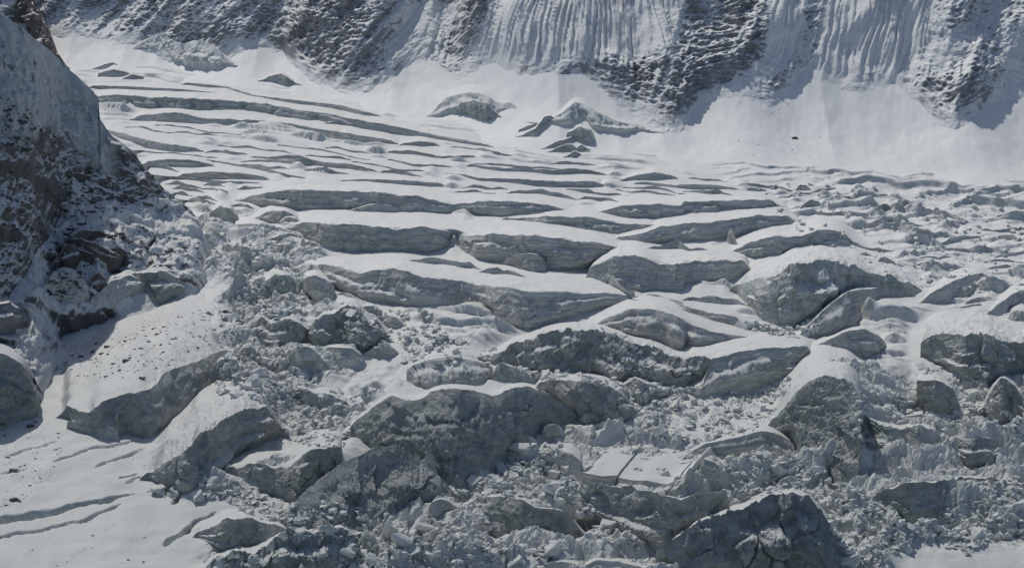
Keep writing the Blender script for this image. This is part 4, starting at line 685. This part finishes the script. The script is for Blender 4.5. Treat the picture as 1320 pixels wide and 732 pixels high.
# the upper body also faces the valley: its far end swings back
fade = np.minimum(1, (1 - np.linspace(0, 1, n1 + n2)[:, None]) * 10)
HP = HP + (dh * edge * (.25 + .75 * fade))[..., None] * np.array([.25, -.7, .62])
HP[..., 2] -= 34 * sst(238, 292, PXh) ** 1.5
bk1 = HP[-1] + np.array([-10, 22, -6.0]); bk2 = HP[-1] + np.array([-40, 90, -120.0])
ft = HP[0] + np.array([0, -8, -7.0])
HV = np.concatenate([ft[None], HP, bk1[None], bk2[None]])
lit = low * .2
sh = .16 + lit + .2 * f2(x / 30, z / 24, 4) - .25 * oc - .7 * pit - .6 * pit2 - .42 * icy
sh = np.concatenate([sh[:1], sh, sh[-1:] + .6, sh[-1:] + .6])
put(mesh_np('hillside', HV.reshape(-1, 3), grid_faces(n1 + n2 + 3, NCh), M_MORAINE, True, attr=sh.ravel(), ice=np.concatenate([icy[:1], icy, icy[-1:], icy[-1:]])), 'steep shadowed hillside of snowy gravel and dirty ice on the left', kind='structure')

# ------------------------------------------------------------------ ice walls, seracs, blocks
MATS = {'strata': M_STRATA, 'rough': M_ROUGH, 'deep': M_DEEP, 'pit': M_PIT, 'shat': M_RUBBLE, 'brown': M_BROWN, 'grit': M_GRIT}
def slope_pt(px, py):
    j = np.clip(((np.asarray(px) + 160) / 1640 * (NCm - 1)).astype(int), 0, NCm - 1)
    Yv = np.array([np.interp(-b, -pya_[:, c], AP[:, c, 1]) for b, c in zip(np.asarray(py, float), j)])
    return at(np.asarray(px, float), np.asarray(py, float), Yv)
def cast_pt(px, py):                      # lies on whatever is already built there
    global DG
    out = ground(px, py)
    for i, (a, b) in enumerate(zip(px, py)):
        dx, dy, dz = ray(a, b); ok, p, nn, ix, ob, mt = SC.ray_cast(DG, Vector((0, 0, CAMH)), Vector((float(dx), float(dy), float(dz))).normalized())
        if ok: out[i] = p
    m = np.median(out[:, 1]); Yv = np.clip(out[:, 1], m - 25, m + 25)
    k = max(2, len(Yv) // 8); Yv = smooth1(Yv[:, None], k)[:, 0]
    return at(np.asarray(px, float), np.asarray(py, float), Yv)
def hill_pt(px, py):
    j = np.clip(((np.asarray(px) + 150) / 442 * (NCh - 1)).astype(int), 0, NCh - 1)
    Yv = np.array([np.interp(-b, -pyh[:, c], HPY[:, c]) for b, c in zip(np.asarray(py, float), j)])
    return at(np.asarray(px, float), np.asarray(py, float), Yv - 3)
def build_wall(kind, cat, label, crest, foot, o, idx):
    C, F, hm = wall_geom(crest, foot, .1 if o.get('sharp') else o.get('r', .4))
    ln = np.linalg.norm(np.diff(C, axis=0), axis=1).sum()
    n = int(np.clip(ln * .66, 18, 460)); nv = int(np.clip(hm * .72, 6, 84))
    r = o.get('r', .4); sd = idx * 7.31
    C = resample(C, n); F = resample(F, n)
    k = 1 if o.get('sharp') else max(1, int(min(n * .02, 4 + 4 * (1 - r)))); C = smooth1(C, k); F = smooth1(F, k)
    u = np.linspace(0, 1, n); s = np.cumsum(np.concatenate([[0], np.linalg.norm(np.diff(C, axis=0), axis=1)]))
    big = min(1.0, hm / 45)
    C[:, 1] += ((.25 + r) * (.9 + 3.4 * big)) * f2(s / (10 + 22 * big) + sd, s * 0 + sd, 5, .6) * np.minimum(1, np.minimum(u, 1 - u) * 12)
    if r > .45:                                                 # notches and teeth in broken crests
        c_ = np.floor(s / (6 + 14 * big) + 1.5 * p2(s / 30 + sd, s * 0)); C[:, 1] += (r - .3) * (1.5 + 9 * big) * (hsh(c_, c_ * 0 + idx) - .5) * np.minimum(1, np.minimum(u, 1 - u) * 10)
    F[:, 1] = np.maximum(F[:, 1], C[:, 1] + 1.0)
    gnd = {0: ground, 1: slope_pt, 2: hill_pt, 3: cast_pt}[o.get('on', 0)]
    Pf = gnd(F[:, 0], F[:, 1])
    if 'turn' in o: Pf = at(F[:, 0], F[:, 1], Pf[:, 1] - o['turn'] * (Pf[:, 0] - Pf[:, 0].mean()))
    hw = (F[:, 1] - C[:, 1]) * Pf[:, 1] / FPX
    back0 = Pf[:, 1] + o['lean'] * hw
    back0 = smooth1(back0[:, None], max(1, n // 40))[:, 0]
    Pc = at(C[:, 0], C[:, 1], back0)
    ext = Pf + (Pf - Pc) * .3; ext[:, 2] -= 2.5
    v = np.linspace(0, 1, nv)[:, None, None]
    face = Pf[None] * (1 - v) + Pc[None] * v
    face = np.concatenate([ext[None], face])
    vv = np.concatenate([[[0.]], v[:, :, 0]])
    x, y, z = face[..., 0], face[..., 1], face[..., 2]
    hh = hw[None] * np.ones_like(vv)
    endf = np.minimum(1, np.minimum(u, 1 - u) * 9)[None]
    env = np.sin(np.pi * np.clip(vv, 0, 1) * .93 + .12) * endf
    hs = np.clip(hh, 1, 45)
    layer = Pc[None, :, 2] * (1 - .5 * r) - z + 1.2 * f2(x / 26 + sd, y / 22, 3) + 2.2 * np.sign(f2(x / 35 + sd, x * 0 + idx, 2)) * r + idx * 17
    lay = p2(layer / (1.0 + .03 * hs), x / 60 + sd) + .7 * p2(layer / 3.6 + 9, x / 80 + sd)
    e, rr, tl = worley(x / (.30 * hs.mean() + 2.5) + sd, (z * .8 + 2 * f2(x / 9, z / 9, 2)) / (.28 * hs.mean() + 2.5), 60 + idx % 50)
    e2, rr2, tl2 = worley(x / (.09 * hs.mean() + 1.4) + sd, (z + f2(x / 4, z / 4, 2)) / (.08 * hs.mean() + 1.2), 90 + idx % 50)
    d = hs * (.09 * f3(x / (7 + .6 * hs.mean()) + sd, y / 20, z / (7 + .5 * hs.mean()), 3) + .05) \
        + (1 - r) * (.13 * hs ** .7 * lay) * 1.5 + (.25 + .9 * r) * .25 * f3(x / 3 + sd, y / 3, z / 3, 4, .62) * np.clip(hs / 8, .3, 1.6) \
        + (.25 + r) * (.22 * hs * (rr - .45) * sst(0, .14, e) + .22 * hs * tl + .035 * hs * (rr2 - .4) * sst(0, .18, e2) + .05 * hs * tl2)
    for lv, ls in ((.62, 3.3), (.33, 8.8)):
        lw = lv + .16 * f2(x / (3 * hs.mean() + 8) + sd + ls, x * 0 + ls, 2)
        d = d + hs * (.17 + .08 * r) * (1 - sst(lw - .05, lw + .05, vv)) * sst(-.05, .35, f2(x / (2.2 * hs.mean() + 10) + ls + sd, x * 0 + ls, 2)) * (hm > 11) * o.get('ledge', 0 if 'block' in kind or 'pinnacle' in kind else 1)
    if o.get('flute'): d = d + 1.6 * (1 - 2 * np.abs(p2(x / 3.2 + 2 * vv, vv * 2 + sd))) + 1.2 * p2(x / 8, vv + sd)
    for ck in o.get('cracks', ()):
        q = np.abs(u - ck - .012 * p2(vv * 3 + sd, vv * 0)[:, :1] ) if False else np.abs(u[None] - ck + .01 * p2(z / 4 + sd, z * 0))
        d = d - 2.6 * (1 - sst(.004, .012, q))
    tx = np.gradient(smooth1(Pf[:, :2], max(1, n // 12)), axis=0); nrm = np.stack([tx[:, 1], -tx[:, 0]], 1); nrm /= np.linalg.norm(nrm, axis=1, keepdims=True) + 1e-9
    face[..., 0] += d * env * nrm[None, :, 0]; face[..., 1] += d * env * nrm[None, :, 1]; face[..., 2] += .18 * d * env * (1 - vv)
    # snow top running back from the crest to the glacier
    bk = o.get('back', .7 * hm + 8)
    bkv = bk * (.75 + .5 * hsh(np.floor(u * 3), u * 0, idx) * 0 + .25 * np.sin(np.pi * u))
    if o.get('on') == 3:
        Pb = Pc + np.stack([0 * hw, 2.0 + 3.2 * hw, -.80 * hw - .5], 1)
    else: Pb = gnd(C[:, 0] + o.get('slant', 0), C[:, 1] - bkv)
    if not o.get('on'):
        Pb[:, 1] = np.maximum(Pb[:, 1], back0 + .6 * hw + 2); Pb[:, 2] = (Pb[:, 1] - Y00) * SLOPE - 1.2
    elif o['on'] != 3: Pb[:, 2] -= 1.0
    Pb = smooth1(Pb, max(1, n // 20))
    nt_ = int(np.clip(bk * .6 + 4, 6, 60)); t = (np.linspace(0, 1, nt_)[1:] ** 1.25)[:, None, None]
    top = face[-1][None]
    tops = smooth1(face[-1], max(2, n // 9))[None]                # the ragged edge dies out just behind the crest
    cap = top * (1 - t) + Pb[None] * t
    t2 = t[..., 0]
    cap = cap + (tops - top) * (sst(0, .10 + .12 * r, t) * (1 - t))
    xx, yy = cap[..., 0], cap[..., 1]
    wv = (1 - t2) * np.minimum(1, t2 * 14)
    wobble = (.35 + .5 * r) * (f2(xx / (9 + 6 * (1 - r)) + sd, yy / (12 + 8 * (1 - r)), 4) * np.clip(.05 * hh[:1] + .5, .5, 2.0))
    lumps = 0
    if r > .55:
        e, rr, tl = worley(xx / 4.5 + sd, yy / 5.5, 130 + idx % 50); lumps = (r - .5) * (2.6 * (rr - .35) * sst(0, .2, e) + 3 * tl) * np.clip(hh[:1] / 10, .3, 1.4)
    cap[..., 2] += (np.sin(np.pi * t2) * (-.05 + .06 * o.get('dome', 0)) * hh[:1] + wobble + lumps) * np.minimum(1, wv * 1.6) * endf
    gz = (cap[..., 1] - Y00) * SLOPE - 1.2
    if not o.get('on'):
        ew = min(.2, .9 * hm / max(ln, 1)); side = sst(0, ew, np.minimum(u, 1 - u) + .03 * f2(yy / 12 + sd, u * 0 + idx, 3))[None] if False else sst(0, ew, np.minimum(u[None], 1 - u[None]) + .02 * f2(yy / 12 + sd, yy * 0 + idx, 3))
        cap[..., 2] = gz + (cap[..., 2] - gz) * (1 - (1 - side) * np.minimum(1, t2 * 5))
    if not o.get('on'): cap[..., 2] = np.maximum(cap[..., 2], (cap[..., 1] - Y00) * SLOPE - 1.5)
    loc = Pf.mean(0)
    nF = face.shape[0]
    capv = np.concatenate([face[-1][None], cap])
    cm = MATS[o['capm']] if 'capm' in o else M_DIRTY if o.get('gravel') else (M_SNOW if r < .5 else M_GLAC); ca_ = -.25 * (r - .4) - .9 * sst(.22, 0, np.concatenate([[[0.]], t2])) * sst(-.05, .35, f2(capv[..., 0] / 7 + sd, capv[..., 1] / 7, 3)) * (.4 + r) - .12 * o.get('gravel', 0)
    for a, b, lb in o.get('split', [(0, 1, label)]):
        ia, ib = int(a * (n - 1)), int(b * (n - 1)) + 1
        fa, ca, la, sa_ = face[:, ia:ib], capv[:, ia:ib], layer[:, ia:ib], ca_[:, ia:ib]
        if 'split' in o:                                            # cut sides of each piece
            def sides(A, ex):
                l_, r_ = A[:, :1].copy(), A[:, -1:].copy(); l_[..., 2] -= 9; r_[..., 2] -= 9; l_[..., 0] += .25; r_[..., 0] -= .25
                return np.concatenate([l_, A, r_], 1), np.concatenate([ex[:, :1], ex, ex[:, -1:]], 1)
            fa, la = sides(fa, la); ca, sa_ = sides(ca, sa_)
        root = empty(kind, loc); put(root, lb, cat, o.get('group'), 'thing')
        mesh_np('ice_face', (fa - loc).reshape(-1, 3), grid_faces(nF, fa.shape[1]), MATS[o.get('m', 'strata')], r < .5 and 'split' not in o, root, layer=la)
        mesh_np('snow_cap', (ca - loc).reshape(-1, 3), grid_faces(ca.shape[0], ca.shape[1]), cm, 'split' not in o, root, layer=ca[..., 2], snow=sa_)
    return root
order_ = [(i, wl) for i, wl in enumerate(WALLS + ON)]
for i, wl in order_:
    if wl[5].get('on') != 3: build_wall(wl[0], wl[1], wl[2], wl[3], wl[4], wl[5], i)
bpy.context.view_layer.update(); DG = bpy.context.evaluated_depsgraph_get()
for i, wl in order_:
    if wl[5].get('on') == 3: build_wall(wl[0], wl[1], wl[2], wl[3], wl[4], wl[5], i)

# ------------------------------------------------------------------ broken ice lying on the glacier
import bmesh
def hull(npts, seed, sub, flat=.8):
    rs = random.Random(seed); bm = bmesh.new()
    for _ in range(npts):
        a = rs.uniform(0, 6.283); h = rs.uniform(-1, 1); q = math.sqrt(max(0, 1 - h * h * .6)); rr = rs.uniform(.75, 1.05)
        bm.verts.new((math.cos(a) * q * rr, math.sin(a) * q * rr * rs.uniform(.7, 1), h * flat))
    res = bmesh.ops.convex_hull(bm, input=bm.verts)
    bmesh.ops.delete(bm, geom=[g for g in res['geom_interior'] if isinstance(g, bmesh.types.BMVert)], context='VERTS')
    if sub:
        bmesh.ops.bevel(bm, geom=bm.edges[:], offset=.04, segments=1, affect='EDGES', profile=.6)
        bmesh.ops.triangulate(bm, faces=bm.faces[:])
        bmesh.ops.subdivide_edges(bm, edges=[e for e in bm.edges if e.calc_length() > .45], cuts=1)
        for v_ in bm.verts:
            n_ = float(f3(np.array([v_.co.x * 1.6 + seed]), np.array([v_.co.y * 1.6]), np.array([v_.co.z * 1.6]), 3)[0]); v_.co *= 1 + .22 * n_
    bmesh.ops.triangulate(bm, faces=bm.faces[:]); bm.verts.ensure_lookup_table(); bm.verts.index_update()
    V = np.array([v_.co[:] for v_ in bm.verts]); F = np.array([[v_.index for v_ in f.verts] for f in bm.faces]); bm.free()
    return V, F
bpy.context.view_layer.update()
DG = bpy.context.evaluated_depsgraph_get()
def look(px, py):                       # where the site is seen along a sight line
    dx, dy, dz = ray(px, py); dv = Vector((float(dx), float(dy), float(dz))).normalized()
    ok, p, n, idx, ob, mt = SC.ray_cast(DG, Vector((0, 0, CAMH)), dv)
    return (p, n, ob) if ok else (None, None, None)
def scatter(poly, count, nzmin, seed, clump=False):
    P = L(poly); rs = random.Random(seed); m = fill(P); ys, xs = np.nonzero(m); out = []
    tries = 0
    while len(out) < count and tries < count * 7 and len(xs):
        tries += 1; k = rs.randrange(len(xs)); px = _gx[ys[k], xs[k]] + rs.uniform(-1.5, 1.5); py = _gy[ys[k], xs[k]] + rs.uniform(-1.5, 1.5)
        p, n, ob = look(px, py)
        if p is None or n.z < nzmin: continue
        if clump and f2(np.array([px / 26]), np.array([py / 16 + seed]), 3)[0] < rs.uniform(-.45, .25): continue
        out.append((p, n))
    return out
FIELDS = [ # polygon, small pieces, blocks, phrase
 ('8:640,300 720,270 830,260 830,330 900,390 920,480 980,560 1080,600 900,560 880,500 760,470 640,460 500,470 450,440 560,380', 1500, 34, 'in the sunlit heap left of the cracked white slab'),
 ('8:60,600 300,560 400,540 460,540 600,560 620,640 640,760 -20,760 0,660', 1500, 34, 'in the heap along the bottom edge, left of centre'),
 ('8:640,660 760,640 830,640 760,740 620,760', 350, 10, 'beside the pointed slab at the bottom edge'),
 ('8:880,470 950,500 1050,600 1160,640 1100,660 900,600', 350, 6, 'in the chute right of the half buried dark slab'),
 ('9:0,60 120,70 260,60 430,10 320,200 200,230 60,260 0,260 8:1100,225 1180,160', 700, 18, 'on the white debris slope under the rounded ice face'),
 ('9:90,290 200,300 380,290 480,330 560,400 520,480 420,430 250,470 180,420 160,330', 800, 18, 'under the thin curving snow ledge'),
 ('9:550,410 640,430 740,490 850,570 920,640 800,680 820,740 640,760 580,640 540,520', 1300, 26, 'in the sunlit chute right of the large undercut wall'),
 ('9:850,580 1000,500 1120,430 1288,380 1400,380 1400,640 1200,620 1060,690 960,640', 1500, 26, 'on the rubble ramp at the right edge'),
 ('E:780,70 1060,60 1080,200 1180,300 1313,350 1313,60 1400,60 1400,560 1240,520 1240,420 1100,380 800,440 700,400 870,300 870,200', 800, 18, 'around the big dark block at the right'),
 ('E:200,180 400,180 540,200 640,280 520,400 330,330 300,400 280,560 200,400', 450, 10, 'below the smooth snow apron at the right'),
 ('B:0,420 130,330 400,380 480,330 520,520 700,560 560,640 520,720 300,700 0,640', 900, 26, 'among the dark blocks above the broad snow hump'),
 ('B:80,120 260,120 400,170 430,60 600,120 560,0 300,-60 100,0', 500, 12, 'on the white flank left of the green-tinted face'),
 ('A:60,240 300,300 600,320 640,520 480,520 640,640 700,740 260,740 180,600 300,520 200,440', 600, 22, 'along the left margin of the icefall'),
 ('5:0,440 180,470 330,470 400,560 480,590 620,620 560,680 330,690 180,640 0,620', 700, 22, 'in the hollow under the banded wall'),
 ('C:560,100 760,180 900,360 1040,500 1240,500 1100,640 900,720 700,560 640,480 600,300', 700, 18, 'on the crumbling slope beside the teal ice face'),
 ('C:0,370 180,400 420,400 640,480 620,500 400,450 180,450 0,420', 350, 6, 'along the rim below the cave-like face'),
 ('6:380,525 480,500 520,540 440,575 320,560 230,540 210,510', 400, 10, 'at the foot of the huge arched wall'),
 ('7:560,440 620,440 840,380 1000,470 1110,520 1130,600 1080,560 940,540 860,480 700,480', 500, 14, 'on the small white terraces at lower left'),
 ('7:980,60 1180,100 1288,60 8:50,200 0,300 7:1130,260 1040,180', 450, 12, 'left of the central pit'),
 ('7:1090,480 1288,490 8:340,580 0,640 7:1140,640', 300, 6, 'in the shadow slope below the central pit'),
 ('p:960,232 1320,255 1400,400 1290,390 1200,380 1100,330 1010,290', 700, 8, 'in the choppy ice field at upper right'),
]
big = [hull(12, 100 + i, True, .7) for i in range(12)]
bmeshes = []
for i, (V_, F_) in enumerate(big):
    o_ = mesh_np('ice_chunk', V_, F_, M_RUBBLE, False); bmeshes.append(o_.data); bpy.data.objects.remove(o_)
small = [hull(9, 300 + i, False, .8) for i in range(14)]
SV, SF = [], []; nb = 0
def chunk_label(p, size):
    v_ = np.array(p) - np.array([0, 0, CAMH]); d_ = v_[1] * cp - v_[2] * sp_
    px = 660 + FPX * v_[0] / d_; py = 366 - FPX * (v_[1] * sp_ + v_[2] * cp) / d_
    return near_label(px, py, ('large' if size > 3.2 else 'small' if size < 2 else 'middling') + ' ice chunk')
for fi, (poly, ns, nbk, phrase) in enumerate(FIELDS):
    rs = random.Random(900 + fi)
    for p, n in scatter(poly, int(nbk * .8), .25, 40 + fi):
        s_ = min(5.2, 1.35 * rs.paretovariate(1.8)); k = rs.randrange(len(bmeshes))
        lb = chunk_label(p, s_)
        o_ = bpy.data.objects.new('ice_chunk', bmeshes[k]); COL.objects.link(o_)
        o_.location = p + Vector((0, 0, .25 * s_)); o_.rotation_euler = (rs.uniform(-.5, .5), rs.uniform(-.5, .5), rs.uniform(0, 6.28)); o_.scale = (s_ * rs.uniform(.8, 1.3), s_ * rs.uniform(.8, 1.2), s_ * rs.uniform(.7, 1.1))
        put(o_, lb or 'loose chunk of broken ice lying ' + phrase, 'ice chunk', 'loose ice chunks ' + phrase, 'thing'); nb += 1
    for p, n in scatter(poly, ns, .12, 140 + fi, True):
        s_ = min(2.4, .42 * rs.paretovariate(1.7)); V_, F_ = small[rs.randrange(len(small))]
        a = rs.uniform(0, 6.28); c_, q_ = math.cos(a), math.sin(a)
        W_ = V_ * np.array([s_ * rs.uniform(.8, 1.3), s_ * rs.uniform(.8, 1.3), s_ * rs.uniform(.7, 1.1)])
        W_ = np.stack([W_[:, 0] * c_ - W_[:, 1] * q_, W_[:, 0] * q_ + W_[:, 1] * c_, W_[:, 2] + .35 * W_[:, 0] * rs.uniform(-1, 1)], 1) + np.array(p) + [0, 0, .2 * s_]
        SF.append((F_, len(V_))); SV.append(W_)
off = 0; FF = []
for F_, k in SF: FF.append(F_ + off); off += k
put(mesh_np('ice_rubble', np.concatenate(SV), np.concatenate(FF), M_RUBBLE, False), 'countless small ice fragments strewn between the broken walls', kind='stuff')
# dark stones on the dirty snow at the left
SV, FF, off = [], [], 0
for poly, ct, sz in [('G:270,180 480,150 880,200 1313,330 1313,540 1100,520 860,480 600,470 300,500', 420, .42), ('G:300,500 560,500 560,680 380,700 290,640', 90, .55), ('B:0,60 200,140 140,330 0,380', 40, .4),
                     ('4:200,680 360,590 640,500 830,440 900,560 700,640 560,732 250,732', 200, .5), ('7:-20,190 150,150 250,250 200,420 0,520 -40,520', 330, .2), ('7:270,560 620,560 620,732 0,732 0,620', 22, .3),
                     ('p:950,165 1100,160 1100,205 950,205', 10, .4), ('p:-10,110 60,160 130,220 190,270 60,290 -10,420', 500, .7)]:
    rs = random.Random(int(ct * 7))
    for p, n in scatter(poly, ct, .05, ct):
        V_, F_ = small[rs.randrange(len(small))]; s_ = min(2.2, sz * rs.paretovariate(2.2))
        SV.append(V_ * s_ * np.array([1.3, 1, .7]) + np.array(p)); FF.append(F_ + off); off += len(V_)
M_STONE = make_mat('grey_stone', None, None, 1.0, 1.4, 1.0, rock=[(.07, .067, .064), (.13, .125, .12), (.2, .19, .18), (.14, .12, .1)])
put(mesh_np('gravel', np.concatenate(SV), np.concatenate(FF), M_STONE, False), 'dark stones scattered over the dirty snow at the left', kind='stuff')
